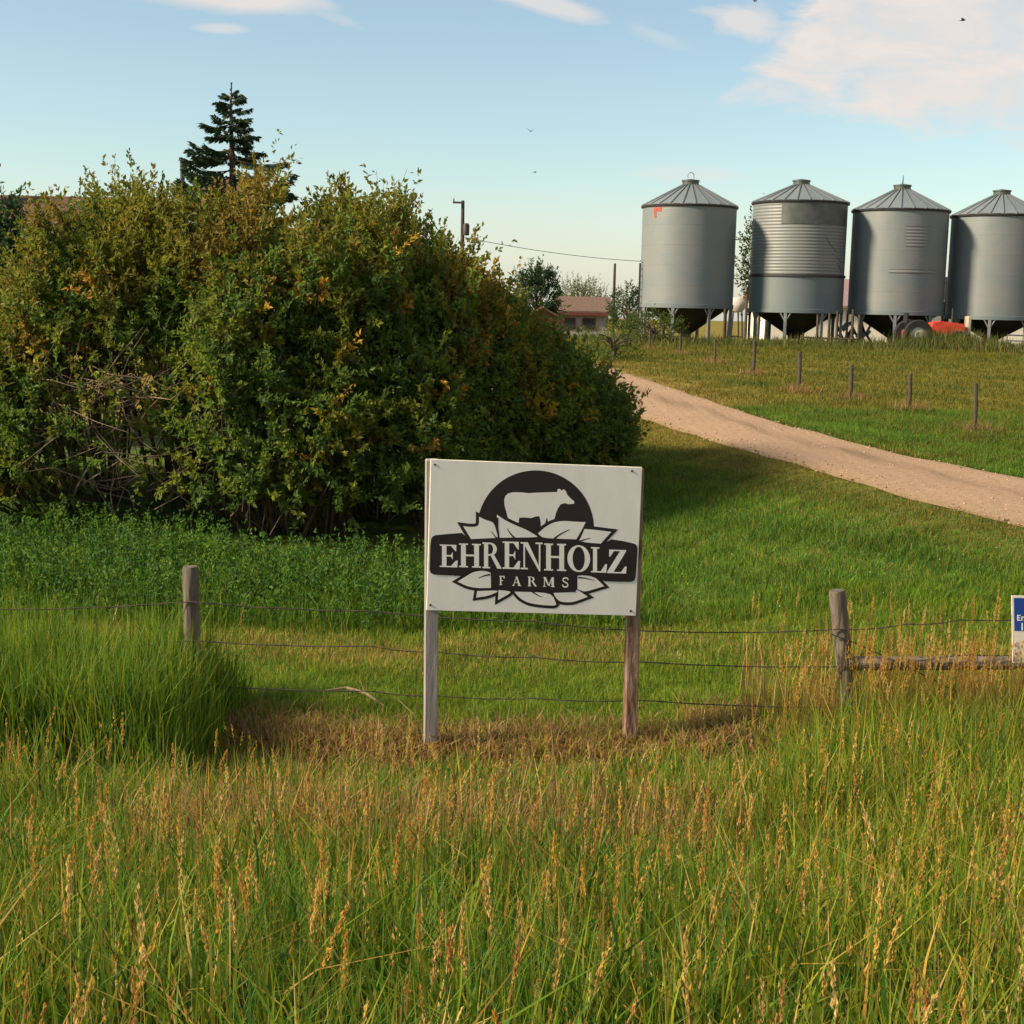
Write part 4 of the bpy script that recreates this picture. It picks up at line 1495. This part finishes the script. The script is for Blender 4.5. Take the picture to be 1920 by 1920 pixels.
fb = .066
for (yl, lst, lab) in (
        (1135, [(357, 1128), (700, 1146), (1000, 1165), (1250, 1184), (1572, 1180)], 'top strand of rusty barbed wire, crossing behind the sign board'),
        (1215, [(359, 1201), (700, 1212), (820, 1222), (1000, 1232), (1200, 1241), (1578, 1250)], 'middle strand of rusty barbed wire, just below the sign board'),
        (1300, [(362, 1283), (700, 1296), (820, 1304), (1000, 1309), (1200, 1313), (1586, 1326)], 'bottom strand of rusty barbed wire, near the mown grass')):
    pts = [np.array([llt[0], FD - fb, at(-560, yl - 10, FD)[2]]), at(0, yl + 8, FD - .03)]
    for (a_, b_) in lst:
        d_ = FD - fb if a_ < 400 else (9.6 - fb if a_ > 1500 else np.interp(a_, [357, 1580], [FD - fb, 9.6 - fb]))
        pts.append(at(a_, b_, d_))
    lx = {1135: [(1700, 1170), (1800, 1162), (1972, 1157)], 1215: [(1800, 1228), (1977, 1222)], 1300: [(1800, 1318), (1982, 1318)]}[yl]
    for (a_, b_) in lx:
        pts.append(at(a_, b_, 9.6 - fb))
    strand(pts, lab)
b = MB()
P = [at(1556, 1188, 9.6 - .075), at(1600, 1204, 9.6 - .07), at(1690, 1245, 9.6 - .06), at(1990, 1395, 9.6 - .06)]
b.tube(P, .0045, 6, False)
o = b.build('brace_wire', M['wire'])
tag(o, 'thick dark brace wire running diagonally down from the leaning post', 'wire')

# pale dead stick lying in the mown grass
pts = [ground_at(*q) + np.array([0, 0, h_]) for q, h_ in (((612, 1306), .05), ((650, 1308), .08), ((685, 1318), .08), ((725, 1334), .03))]
root = empty('fallen_branch', pts[1])
tag(root, 'pale bare forked branch lying on the mown grass left of the sign', 'branch')
b = MB(); b.tube(pts, [.007, .011, .012, .009], 6); b.tube([pts[2], pts[2] + np.array([-.05, .03, .1])], [.008, .003], 5); b.build('branch', M['twig'], root)

# ------------------------------------------------------------------ farm sign
pTL, pTR, pBR, pBL = (808.3, 862), (1203.6, 877.1), (1191.6, 1154.3), (800.4, 1143.8)
L0 = at(*pBL, 9.15)
R0 = at(*pBR, 9.36)
ex = np.array([R0[0] - L0[0], R0[1] - L0[1], 0]); ex = ex / np.linalg.norm(ex)
nn = np.array([ex[1], -ex[0], 0])          # towards the road
TH = .02


def on_sign(px, py, off=0.0):
    d = ray(px, py)
    t = ((L0 - EYE) @ nn) / (d @ nn)
    return EYE + d * t + nn * off


def crop(cx, cy, off=0.0):
    return on_sign(780 + cx / 4.174, 840 + cy / 4.174, off)


corners = [on_sign(*p) for p in (pTL, pTR, pBR, pBL)]
ctr = (corners[2] + corners[3]) / 2
root = empty('farm_sign', (ctr[0], ctr[1], tz(ctr[0], ctr[1])))
tag(root, 'white farm sign with a black cow and leaf emblem on two wooden posts', 'sign')
back = [c - nn * TH for c in corners]
b = MB(); b.add(corners + back, [(0, 1, 2, 3), (7, 6, 5, 4), (0, 4, 5, 1), (1, 5, 6, 2), (2, 6, 7, 3), (3, 7, 4, 0)])
board = b.build('board', M['board'], root)
b = MB()
for i in range(4):
    a_, c_ = corners[i], corners[(i + 1) % 4]
    b.tube([a_ - nn * TH * .5, c_ - nn * TH * .5], .0045, 6)
b.build('board_edge', M['boardedge'], board)


def poly_mesh(polys, off, name, material, step=.00012):
    b = MB()
    for i, pl_ in enumerate(polys):
        tri = tessellate_polygon([[Vector((p[0], p[1], 0)) for p in pl_]])
        vs = [crop(p[0], p[1], off * .35 + step * .5 * i) for p in pl_]
        fs = []
        for t in tri:
            a_, b_, c_ = (np.array(vs[k]) for k in t)
            fs.append(tuple(t) if np.cross(b_ - a_, c_ - a_) @ nn > 0 else tuple(reversed(t)))
        b.add(vs, fs)
    return b.build(name, material, board)


def chaikin(p, n=2):
    for _ in range(n):
        q = []
        for i in range(len(p)):
            a_, c_ = np.array(p[i]), np.array(p[(i + 1) % len(p)])
            q += [tuple(a_ * .75 + c_ * .25), tuple(a_ * .25 + c_ * .75)]
        p = q
    return p


def soft(p, keep, n=2):
    """smooth a closed polygon but keep the listed corner indices sharp"""
    out = []
    m_ = len(p)
    for i in range(m_):
        a_, c_, e_ = np.array(p[i - 1], float), np.array(p[i], float), np.array(p[(i + 1) % m_], float)
        if i in keep:
            out.append(tuple(c_))
        else:
            for t in (0, .33, .67, 1):
                p0, p2 = c_ * .6 + a_ * .4, c_ * .6 + e_ * .4
                out.append(tuple((1 - t) ** 2 * p0 + 2 * t * (1 - t) * c_ + t * t * p2))
    return out


def grow(p, d):
    P = np.array(p, float)
    ar = .5 * np.sum(P[:, 0] * np.roll(P[:, 1], -1) - np.roll(P[:, 0], -1) * P[:, 1])
    s = 1 if ar > 0 else -1
    out = []
    m_ = len(P)
    for i in range(m_):
        e0 = P[i] - P[i - 1]
        e1 = P[(i + 1) % m_] - P[i]
        n0 = np.array([e0[1], -e0[0]]) * s / (np.linalg.norm(e0) + 1e-6)
        n1 = np.array([e1[1], -e1[0]]) * s / (np.linalg.norm(e1) + 1e-6)
        m2 = n0 + n1
        l = np.linalg.norm(m2)
        if l < .35:
            m2 = n0
            k = 1.0
        else:
            m2 = m2 / l
            k = min(2.2, 1 / max(.2, m2 @ n0))
        out.append(tuple(P[i] + m2 * d * k))
    return out


def band(pts, w0, w1=None):
    """a stroke of varying width along a polyline as a polygon"""
    P = np.array(pts, float)
    m_ = len(P)
    w1 = w0 if w1 is None else w1
    Lf, Rt = [], []
    for i in range(m_):
        t = P[min(i + 1, m_ - 1)] - P[max(i - 1, 0)]
        t = t / np.linalg.norm(t)
        q = np.array([-t[1], t[0]])
        w = w0 + (w1 - w0) * i / (m_ - 1)
        Lf.append(tuple(P[i] + q * w / 2))
        Rt.append(tuple(P[i] - q * w / 2))
    return Lf + Rt[::-1]


def bez(p0, p1, p2, n=10):
    p0, p1, p2 = map(np.array, (p0, p1, p2))
    return [tuple((1 - t) ** 2 * p0 + 2 * t * (1 - t) * p1 + t * t * p2) for t in np.linspace(0, 1, n)]


# dome
dome = [(936 + 457 * math.cos(a_), 632 - 457 * math.sin(a_)) for a_ in np.linspace(-.12, math.pi + .12, 60)]
poly_mesh([dome], .0012, 'emblem_dome', M['ink'])
cow = [(690, 405), (700, 375), (722, 355), (760, 346), (820, 347), (880, 353), (950, 349), (1040, 346), (1104, 345), (1108, 322), (1126, 319), (1138, 334), (1158, 322), (1172, 338), (1186, 370), (1212, 396),
       (1238, 418), (1237, 436), (1192, 440), (1166, 431), (1132, 440), (1112, 470), (1096, 506), (1086, 545), (1072, 592), (1064, 660), (1036, 660), (1034, 590), (1026, 542), (1014, 572), (1004, 660),
       (980, 660), (976, 580), (966, 533), (936, 536), (900, 548), (850, 543), (808, 545), (804, 572), (800, 660), (770, 660), (764, 580), (738, 592), (722, 560), (708, 505), (694, 452)]
poly_mesh([cow], .002, 'emblem_cow', M['vinylwhite'])
UPL = [
    ([(365, 608), (430, 618), (492, 610), (492, 535), (545, 562), (612, 580), (640, 690), (636, 704), (430, 714), (398, 662)], {0, 3, 6, 7, 8}),
    ([(630, 518), (705, 568), (790, 608), (865, 638), (952, 690), (946, 700), (770, 702), (652, 704), (640, 640)], {0, 4, 7}),
    ([(952, 668), (1008, 618), (1070, 582), (1150, 567), (1240, 575), (1330, 578), (1300, 640), (1255, 716), (1080, 710), (985, 702)], {0, 5, 7}),
    ([(1318, 632), (1400, 638), (1532, 655), (1490, 700), (1446, 750), (1345, 742), (1272, 730), (1292, 690)], {0, 2, 4, 6}),
]
LOL = [
    ([(322, 1045), (385, 1006), (450, 966), (530, 957), (586, 975), (588, 1096), (480, 1098), (400, 1084)], {0, 4, 5}),
    ([(478, 1118), (640, 1112), (640, 1128), (560, 1160), (468, 1172)], {0, 4}),
    ([(645, 1108), (742, 1120), (738, 1138), (640, 1192)], {0, 3}),
    ([(765, 1122), (1062, 1130), (1100, 1222), (1085, 1236), (980, 1230), (880, 1214), (812, 1178)], {0, 2}),
    ([(1072, 1132), (1246, 1126), (1256, 1102), (1300, 1132), (1348, 1164), (1290, 1186), (1220, 1210), (1128, 1206), (1092, 1172)], {0, 4}),
    ([(1262, 1000), (1330, 988), (1400, 1010), (1448, 1054), (1475, 1082), (1400, 1104), (1320, 1128), (1262, 1104)], {0, 4, 7}),
]
upl = [soft(p, k) for p, k in UPL]
lol = [soft(p, k) for p, k in LOL]
poly_mesh([grow(p, 24) for p in upl], .0026, 'leaf_outline', M['ink'])
poly_mesh([grow(p, 21) for p in lol], .0026, 'leaf_outline', M['ink'])
poly_mesh([[(640, 690), (300, 1000), (1500, 1040), (1450, 760), (960, 690)]], .0042, 'emblem_backing', M['ink'])
for p in upl + lol:
    poly_mesh([grow(p, -1.5)], .0048, 'emblem_leaf', M['vinylwhite'])
veins = [band(bez((590, 650), (612, 690), (640, 712)), 4, 12), band(bez((712, 628), (738, 678), (775, 706)), 4, 16), band(bez((1205, 638), (1130, 665), (1080, 712)), 4, 16),
         band(bez((1366, 706), (1310, 714), (1268, 738)), 4, 14), band(bez((490, 1018), (520, 998), (582, 990)), 5, 13), band(bez((905, 1120), (945, 1152), (985, 1166)), 14, 4),
         band(bez((1268, 1014), (1320, 1014), (1395, 1036)), 14, 4), band([(640, 545), (638, 620), (648, 715)], 10, 16), band([(1300, 650), (1280, 690), (1258, 735)], 12, 16)]
for v_ in veins:
    poly_mesh([v_], .0066, 'leaf_vein', M['ink'])
banner = [(112, 760), (118, 715), (128, 694), (150, 682), (250, 672), (360, 664)] + [(420, 722)] + bez((430, 716), (900, 690), (1270, 732), 14)[1:] + [(1448, 758), (1530, 714), (1620, 728), (1700, 746), (1722, 756), (1733, 780),
          (1728, 880), (1718, 1010), (1708, 1036), (1684, 1047), (1580, 1046), (1480, 1042), (1360, 1000), (1250, 990), (590, 962), (460, 952), (350, 998), (240, 995), (138, 990), (114, 976), (106, 950)]
farms_box = [(590, 945), (1252, 978), (1248, 1128), (588, 1106)]
poly_mesh([banner, farms_box], .0082, 'emblem_banner', M['ink'])


def R_(x0, y0, x1, y1):
    return [(x0, y0), (x1, y0), (x1, y1), (x0, y1)]


def ring(cx, cy, rx, ry, ix, iy, a0=0, a1=2 * math.pi, n=28):
    o_ = [(cx + rx * math.cos(t), cy + ry * math.sin(t)) for t in np.linspace(a0, a1, n)]
    i_ = [(cx + ix * math.cos(t), cy + iy * math.sin(t)) for t in np.linspace(a0, a1, n)]
    return [[o_[k], o_[k + 1], i_[k + 1], i_[k]] for k in range(n - 1)]


sf = .055
GLY = {
    'E': [R_(.14, 0, .38, 1), R_(.02, 1 - sf, .90, 1), [(.62, 1 - sf), (.90, 1 - sf), (.90, .72), (.85, .72)], R_(.38, .475, .66, .54), [(.60, .54), (.71, .68), (.71, .34), (.60, .475)],
          R_(.02, 0, .95, sf), [(.62, sf), (.87, .30), (.98, .30), (.95, sf)]],
    'H': [R_(.09, 0, .31, 1), R_(.69, 0, .91, 1), R_(.31, .47, .69, .545), R_(0, 0, .41, sf), R_(.59, 0, 1, sf), R_(0, 1 - sf, .41, 1), R_(.59, 1 - sf, 1, 1)],
    'R': [R_(.08, 0, .30, 1), R_(0, 0, .40, sf), R_(0, 1 - sf, .42, 1)] + ring(.40, .745, .36, .255, .16, .19, -math.pi / 2, math.pi / 2, 16) + [R_(.30, .49, .42, .55), R_(.30, .94, .42, 1)] + [[(.42, .52), (.62, .52), (1.02, 0), (.78, 0)]],
    'N': [R_(.13, 0, .20, 1), R_(0, 0, .33, sf), [(0, 1), (.0, 1 - sf), (.2, 1 - sf), (.33, 1)], [(.10, 1), (.33, 1), (.90, .02), (.90, -.06), (.84, -.06)], R_(.83, .0, .90, 1), R_(.68, 1 - sf, 1, 1)],
    'O': ring(.5, .5, .5, .52, .27, .46),
    'L': [R_(.14, 0, .38, 1), R_(.02, 1 - sf, .52, 1), R_(.02, 0, .93, sf), [(.60, sf), (.87, .34), (.98, .34), (.93, sf)]],
    'Z': [R_(.12, 1 - sf, .96, 1), [(.12, 1 - sf), (.12, .70), (.17, .70), (.36, 1 - sf)], [(.66, 1 - sf), (.96, 1 - sf), (.34, sf), (.02, sf)], R_(.02, 0, .96, sf), [(.70, sf), (.90, .30), (.99, .30), (.96, sf)]],
    'F': [R_(.14, 0, .38, 1), R_(.02, 1 - .08, .9, 1), [(.62, .92), (.90, .92), (.90, .70), (.84, .70)], R_(.38, .46, .66, .54), R_(.02, 0, .5, .07)],
    'A': [[(.10, 0), (.20, 0), (.52, .96), (.46, .96)], [(.42, 1), (.58, 1), (.98, 0), (.72, 0)], R_(.28, .30, .72, .37), R_(0, 0, .3, .06), R_(.64, 0, 1.05, .06)],
    'M': [R_(.10, 0, .17, 1), [(.04, 1), (.26, 1), (.56, .1), (.46, .1)], [(.46, .1), (.56, .1), (.86, 1), (.76, 1)], R_(.74, 0, .94, 1), R_(0, 0, .28, .07), R_(.66, 0, 1.02, .07)],
    'S': [band([(.86, .74), (.80, .90), (.55, .965), (.28, .9), (.18, .75), (.28, .6), (.55, .5), (.78, .38), (.84, .22), (.72, .08), (.45, .03), (.2, .1), (.13, .28)], .15, .15)],
}


def letters(word, boxes, off, name, slope=.03):
    for ch, (x0, x1, yt, yb) in zip(word, boxes):
        polys = []
        for pl_ in GLY[ch]:
            polys.append([(x0 + u * (x1 - x0), yb - v * (yb - yt) + slope * (u - .5) * (x1 - x0)) for u, v in pl_])
        poly_mesh(polys, off, name, M['vinylwhite'], step=.00003)


letters('EHRENHOLZ', [(182, 330, 756, 932), (336, 508, 748, 934), (520, 668, 740, 942), (674, 818, 732, 946), (818, 990, 738, 950), (1002, 1174, 748, 960), (1184, 1362, 764, 966), (1366, 1498, 776, 974), (1492, 1650, 796, 980)],
        .0092, 'letter')
letters('FARMS', [(650, 698, 1000, 1072), (752, 820, 1004, 1078), (874, 944, 1006, 1082), (992, 1084, 1010, 1086), (1138, 1198, 1012, 1090)], .0092, 'letter')
for (cx, cy) in ((148, 130), (1690, 180), (112, 1228), (1680, 1275)):
    b = MB(); b.tube([crop(cx, cy, -.002), crop(cx, cy, .004)], .008, 10); b.build('screw', M['screw'], board)

up_ = np.array([0, 0, 1.0])


def sq_post(px0, px1, pyb, top_px, material, name, lab, ang=0):
    c0 = on_sign((px0 + px1) / 2, 1150, -TH - .048)
    cb = on_sign(pyb[0], pyb[1], -TH - .048)
    ct = on_sign(top_px[0], top_px[1], -TH - .048)
    w = .088
    axz = ct - cb
    l = np.linalg.norm(axz)
    axz = axz / l
    e1 = ex * math.cos(ang) + nn * math.sin(ang)
    e1 = e1 - axz * (e1 @ axz); e1 /= np.linalg.norm(e1)
    e2 = np.cross(axz, e1)
    gz = tz(cb[0], cb[1])
    cb2 = cb - axz * (cb[2] - gz + .25)
    l = np.linalg.norm(ct - cb2)
    b = MB(); b.box((cb2 + ct) / 2, (w, w, l), [e1, e2, axz], bevel=.006)
    o = b.build('post', material, root)
    if lab:
        o['label'] = lab
    return o


sq_post(800, 822, (808, 1432), (812, 863), M['paintgrey'], 'post', 'smooth grey left post')
sq_post(1170, 1196, (1183, 1446), (1198, 880), M['peelwood'], 'post', 'brown right post with worn peeling surface')

# ------------------------------------------------------------------ blue and white notice at the right edge
nd = 9.6 - .085


def nt(px, py, off=0.0):
    return at(px, py, nd - off)


root = empty('notice_sign', nt(1940, 1243))
tag(root, 'small blue and white notice on the corner post, cut off by the right edge', 'sign')
c4 = [nt(1897, 1117), nt(1992, 1119), nt(1994, 1247), nt(1899, 1243)]
bk = [c + np.array([0, .012, 0]) for c in c4]
b = MB(); b.add(c4 + bk, [(0, 1, 2, 3), (7, 6, 5, 4), (0, 4, 5, 1), (1, 5, 6, 2), (2, 6, 7, 3), (3, 7, 4, 0)])
pn = b.build('panel', M['signdirty'], root)
b = MB(); b.add([nt(1901, 1121, .001), nt(1988, 1123, .001), nt(1989, 1185, .001), nt(1902, 1183, .001)], [(0, 3, 2, 1)]); b.build('blue_field', M['blue'], pn)


def flat(polys, name, off):
    b = MB()
    for k, pl_ in enumerate(polys):
        b.add([nt(x, y, off + k * .00004) for x, y in pl_], [tuple(range(len(pl_)))])
    return b.build(name, M['vinylwhite'], pn)


def PR(x0, y0, x1, y1):
    return [(x0, y0), (x0, y1), (x1, y1), (x1, y0)]


flat([PR(1907, 1153, 1909.4, 1164), PR(1909.4, 1153, 1913.5, 1155), PR(1909.4, 1157.5, 1912.8, 1159.3), PR(1909.4, 1162, 1913.5, 1164),
      PR(1915, 1156, 1917, 1164), PR(1917, 1156, 1921, 1157.8), PR(1920, 1157.8, 1922, 1164), PR(1915.2, 1168, 1918, 1182)], 'lettering', .002)
b = MB(); q = nt(1908, 1238); b.tube([q + np.array([0, .004, 0]), q - np.array([0, .004, 0])], .005, 8); b.build('screw', M['screw'], pn)


# ------------------------------------------------------------------ birds
def bird(px, py, depth, yaw, lab, flap=.5):
    c = at(px, py, depth)
    root = empty('bird', c)
    tag(root, lab, 'bird', 'birds in flight')
    ca, sa = math.cos(yaw), math.sin(yaw)

    def tr(v):
        return (c[0] + v[0] * ca - v[1] * sa, c[1] + v[0] * sa + v[1] * ca, c[2] + v[2])
    b = MB()
    b.tube([tr(p) for p in ((.16, 0, .01), (.12, 0, .02), (.05, 0, 0), (-.06, 0, 0), (-.14, 0, .005), (-.26, 0, .01))], [.006, .03, .045, .042, .022, .006], 8)
    b.build('body', M['bird'], root, True)
    for s in (-1, 1):
        b = MB()
        pts = [(.07, .03 * s, .02), (.09, .18 * s, .02 + .14 * flap), (.0, .40 * s, .02 + .22 * flap), (-.05, .2 * s, .02 + .12 * flap), (-.06, .03 * s, .02)]
        lo = [(p[0], p[1], p[2] - .012) for p in pts]
        b.add([tr(p) for p in pts + lo], [(0, 1, 3, 4), (1, 2, 3), (9, 8, 6, 5), (8, 7, 6), (0, 5, 6, 1), (1, 6, 7, 2), (2, 7, 8, 3), (3, 8, 9, 4)])
        b.build('wing', M['bird'], root)


bird(995, 246, 110, 1.3, 'dark bird high over the middle of the field, above its paler neighbour', .9)
bird(1003, 323, 150, .4, 'tiny pale looking bird low over the utility wire', .4)
bird(1416, 2, 85, 1.9, 'bird at the very top edge of the picture', .8)
bird(1806, 38, 85, -.6, 'bird flying in front of the big pink cloud', .3)

# ------------------------------------------------------------------ light and sky
SUN_EL = math.radians(32)
A = math.radians(14)
to_sun = Vector((-math.cos(A) * math.cos(SUN_EL), -math.sin(A) * math.cos(SUN_EL), math.sin(SUN_EL)))
sd = bpy.data.lights.new('sun', 'SUN')
sd.energy = 4.2
sd.angle = math.radians(8)
sd.color = (1.0, .82, .57)
so = bpy.data.objects.new('sun', sd)
so.rotation_euler = to_sun.to_track_quat('Z', 'Y').to_euler()
so.location = (-20, -5, 20)
COL.objects.link(so)

w = bpy.data.worlds.new('World')
SC.world = w
w.use_nodes = True
N, Lk = w.node_tree.nodes, w.node_tree.links
bg = N['Background']
sky = N.new('ShaderNodeTexSky')
sky.sky_type = 'NISHITA'
sky.sun_disc = False
sky.sun_elevation = SUN_EL
sky.sun_rotation = math.atan2(to_sun.x, to_sun.y)
sky.altitude = 600
sky.air_density = 1.0
sky.dust_density = 1.2
sky.ozone_density = 1.2
tint = N.new('ShaderNodeMix')
tint.data_type = 'RGBA'
tint.blend_type = 'MULTIPLY'
tint.inputs['Factor'].default_value = 1
tint.inputs['B'].default_value = (.95, 1.0, .90, 1)
Lk.new(sky.outputs[0], tint.inputs['A'])
Lk.new(tint.outputs['Result'], bg.inputs['Color'])
bg.inputs['Strength'].default_value = .083


def mth(op, a, b=None, clamp=False):
    n_ = N.new('ShaderNodeMath')
    n_.operation = op
    n_.use_clamp = clamp
    for i, v in enumerate((a, b)):
        if v is None:
            continue
        if isinstance(v, (int, float)):
            n_.inputs[i].default_value = v
        else:
            Lk.new(v, n_.inputs[i])
    return n_.outputs[0]


tc = N.new('ShaderNodeTexCoord')
sp = N.new('ShaderNodeSeparateXYZ')
Lk.new(tc.outputs['Generated'], sp.inputs[0])
yy_ = mth('MAXIMUM', sp.outputs['Y'], .05)
ca_ = mth('DIVIDE', sp.outputs['X'], yy_)
ce_ = mth('DIVIDE', sp.outputs['Z'], yy_)
cmb = N.new('ShaderNodeCombineXYZ')
Lk.new(mth('MULTIPLY', ca_, 1.0), cmb.inputs[0])
Lk.new(mth('MULTIPLY', ce_, 2.6), cmb.inputs[1])
nz = N.new('ShaderNodeTexNoise')
nz.inputs['Scale'].default_value = 13
nz.inputs['Detail'].default_value = 9
nz.inputs['Roughness'].default_value = .62
nz.inputs['Distortion'].default_value = .6
Lk.new(cmb.outputs[0], nz.inputs['Vector'])
nzc = mth('SUBTRACT', nz.outputs['Fac'], .5)


def clear(px, py):
    d = ray(px, py)
    return d[0] / d[1], d[2] / d[1]


def ellipse(px, py, rx, ry, tilt, gain, rough_):
    a0, e0 = clear(px, py)
    da = mth('SUBTRACT', ca_, a0)
    de = mth('SUBTRACT', ce_, e0)
    c_, s_ = math.cos(tilt), math.sin(tilt)
    u_ = mth('ADD', mth('MULTIPLY', da, c_), mth('MULTIPLY', de, s_))
    v_ = mth('SUBTRACT', mth('MULTIPLY', de, c_), mth('MULTIPLY', da, s_))
    q = mth('SQRT', mth('ADD', mth('POWER', mth('DIVIDE', u_, rx / F), 2), mth('POWER', mth('DIVIDE', v_, ry / F), 2)))
    m_ = mth('ADD', mth('SUBTRACT', 1.0, q), mth('MULTIPLY', nzc, rough_))
    return mth('MULTIPLY', mth('MULTIPLY', m_, 1.6, True), gain)


def lin(pa_, pb_, sign=1):
    (a0, e0), (a1_, e1_) = clear(*pa_), clear(*pb_)
    d = np.array([a1_ - a0, e1_ - e0]); d /= np.linalg.norm(d)
    n_ = np.array([-d[1], d[0]]) * sign
    return mth('ADD', mth('MULTIPLY', mth('SUBTRACT', ca_, a0), float(n_[0])), mth('MULTIPLY', mth('SUBTRACT', ce_, e0), float(n_[1])))


d1 = lin((1420, 158), (1920, 240), 1)
d2 = lin((1420, 158), (1530, -10), -1)
dm = mth('MINIMUM', d1, d2)
big = mth('DIVIDE', mth('ADD', dm, mth('ADD', mth('MULTIPLY', nzc, .085), .016)), .026, True)
big = mth('MULTIPLY', big, mth('ADD', mth('MULTIPLY', nzc, 1.5), .86, True))
el = [ellipse(430, -2, 240, 28, -.03, .9, 1.2), ellipse(415, 53, 60, 11, 0, .6, 1.2), ellipse(1030, 10, 130, 24, -.22, .75, 1.5), ellipse(1390, 42, 105, 42, -.2, .8, 2.0), ellipse(1240, 70, 80, 22, -.3, .35, 2.),
      ellipse(1290, 326, 130, 18, 0, .4, 1.0), ellipse(620, 30, 80, 12, -.3, .3, 2.), ellipse(900, 540, 2600, 220, 0, .42, .5)]
cl = mth('MAXIMUM', big, .09)
for e in el:
    cl = mth('MAXIMUM', cl, e)
hi = mth('MULTIPLY', mth('MULTIPLY', mth('SUBTRACT', ce_, .26), 6, True), mth('MULTIPLY', mth('ADD', nzc, .02), 5, True))
cl = mth('MAXIMUM', cl, mth('MULTIPLY', hi, .7))
bg2 = N.new('ShaderNodeBackground')
cr = N.new('ShaderNodeMix'); cr.data_type = 'RGBA'
cr.inputs['A'].default_value = (.36, .34, .33, 1)
cr.inputs['B'].default_value = (.425, .385, .355, 1)
Lk.new(nz.outputs['Fac'], cr.inputs['Factor'])
Lk.new(cr.outputs['Result'], bg2.inputs['Color'])
bg2.inputs['Strength'].default_value = 1.0
ms = N.new('ShaderNodeMixShader')
Lk.new(cl, ms.inputs['Fac'])
Lk.new(bg.outputs[0], ms.inputs[1])
Lk.new(bg2.outputs[0], ms.inputs[2])
Lk.new(ms.outputs[0], N['World Output'].inputs['Surface'])

# ------------------------------------------------------------------ render settings
SC.view_settings.view_transform = 'Standard'
SC.view_settings.look = 'None'
SC.view_settings.exposure = 1.08
SC.view_settings.gamma = 1.0
SC.render.engine = 'CYCLES'
SC.cycles.max_bounces = 6
SC.cycles.diffuse_bounces = 3
SC.cycles.glossy_bounces = 3
SC.cycles.transmission_bounces = 4
SC.cycles.transparent_max_bounces = 8
SC.cycles.use_adaptive_sampling = True
SC.cycles.use_denoising = True
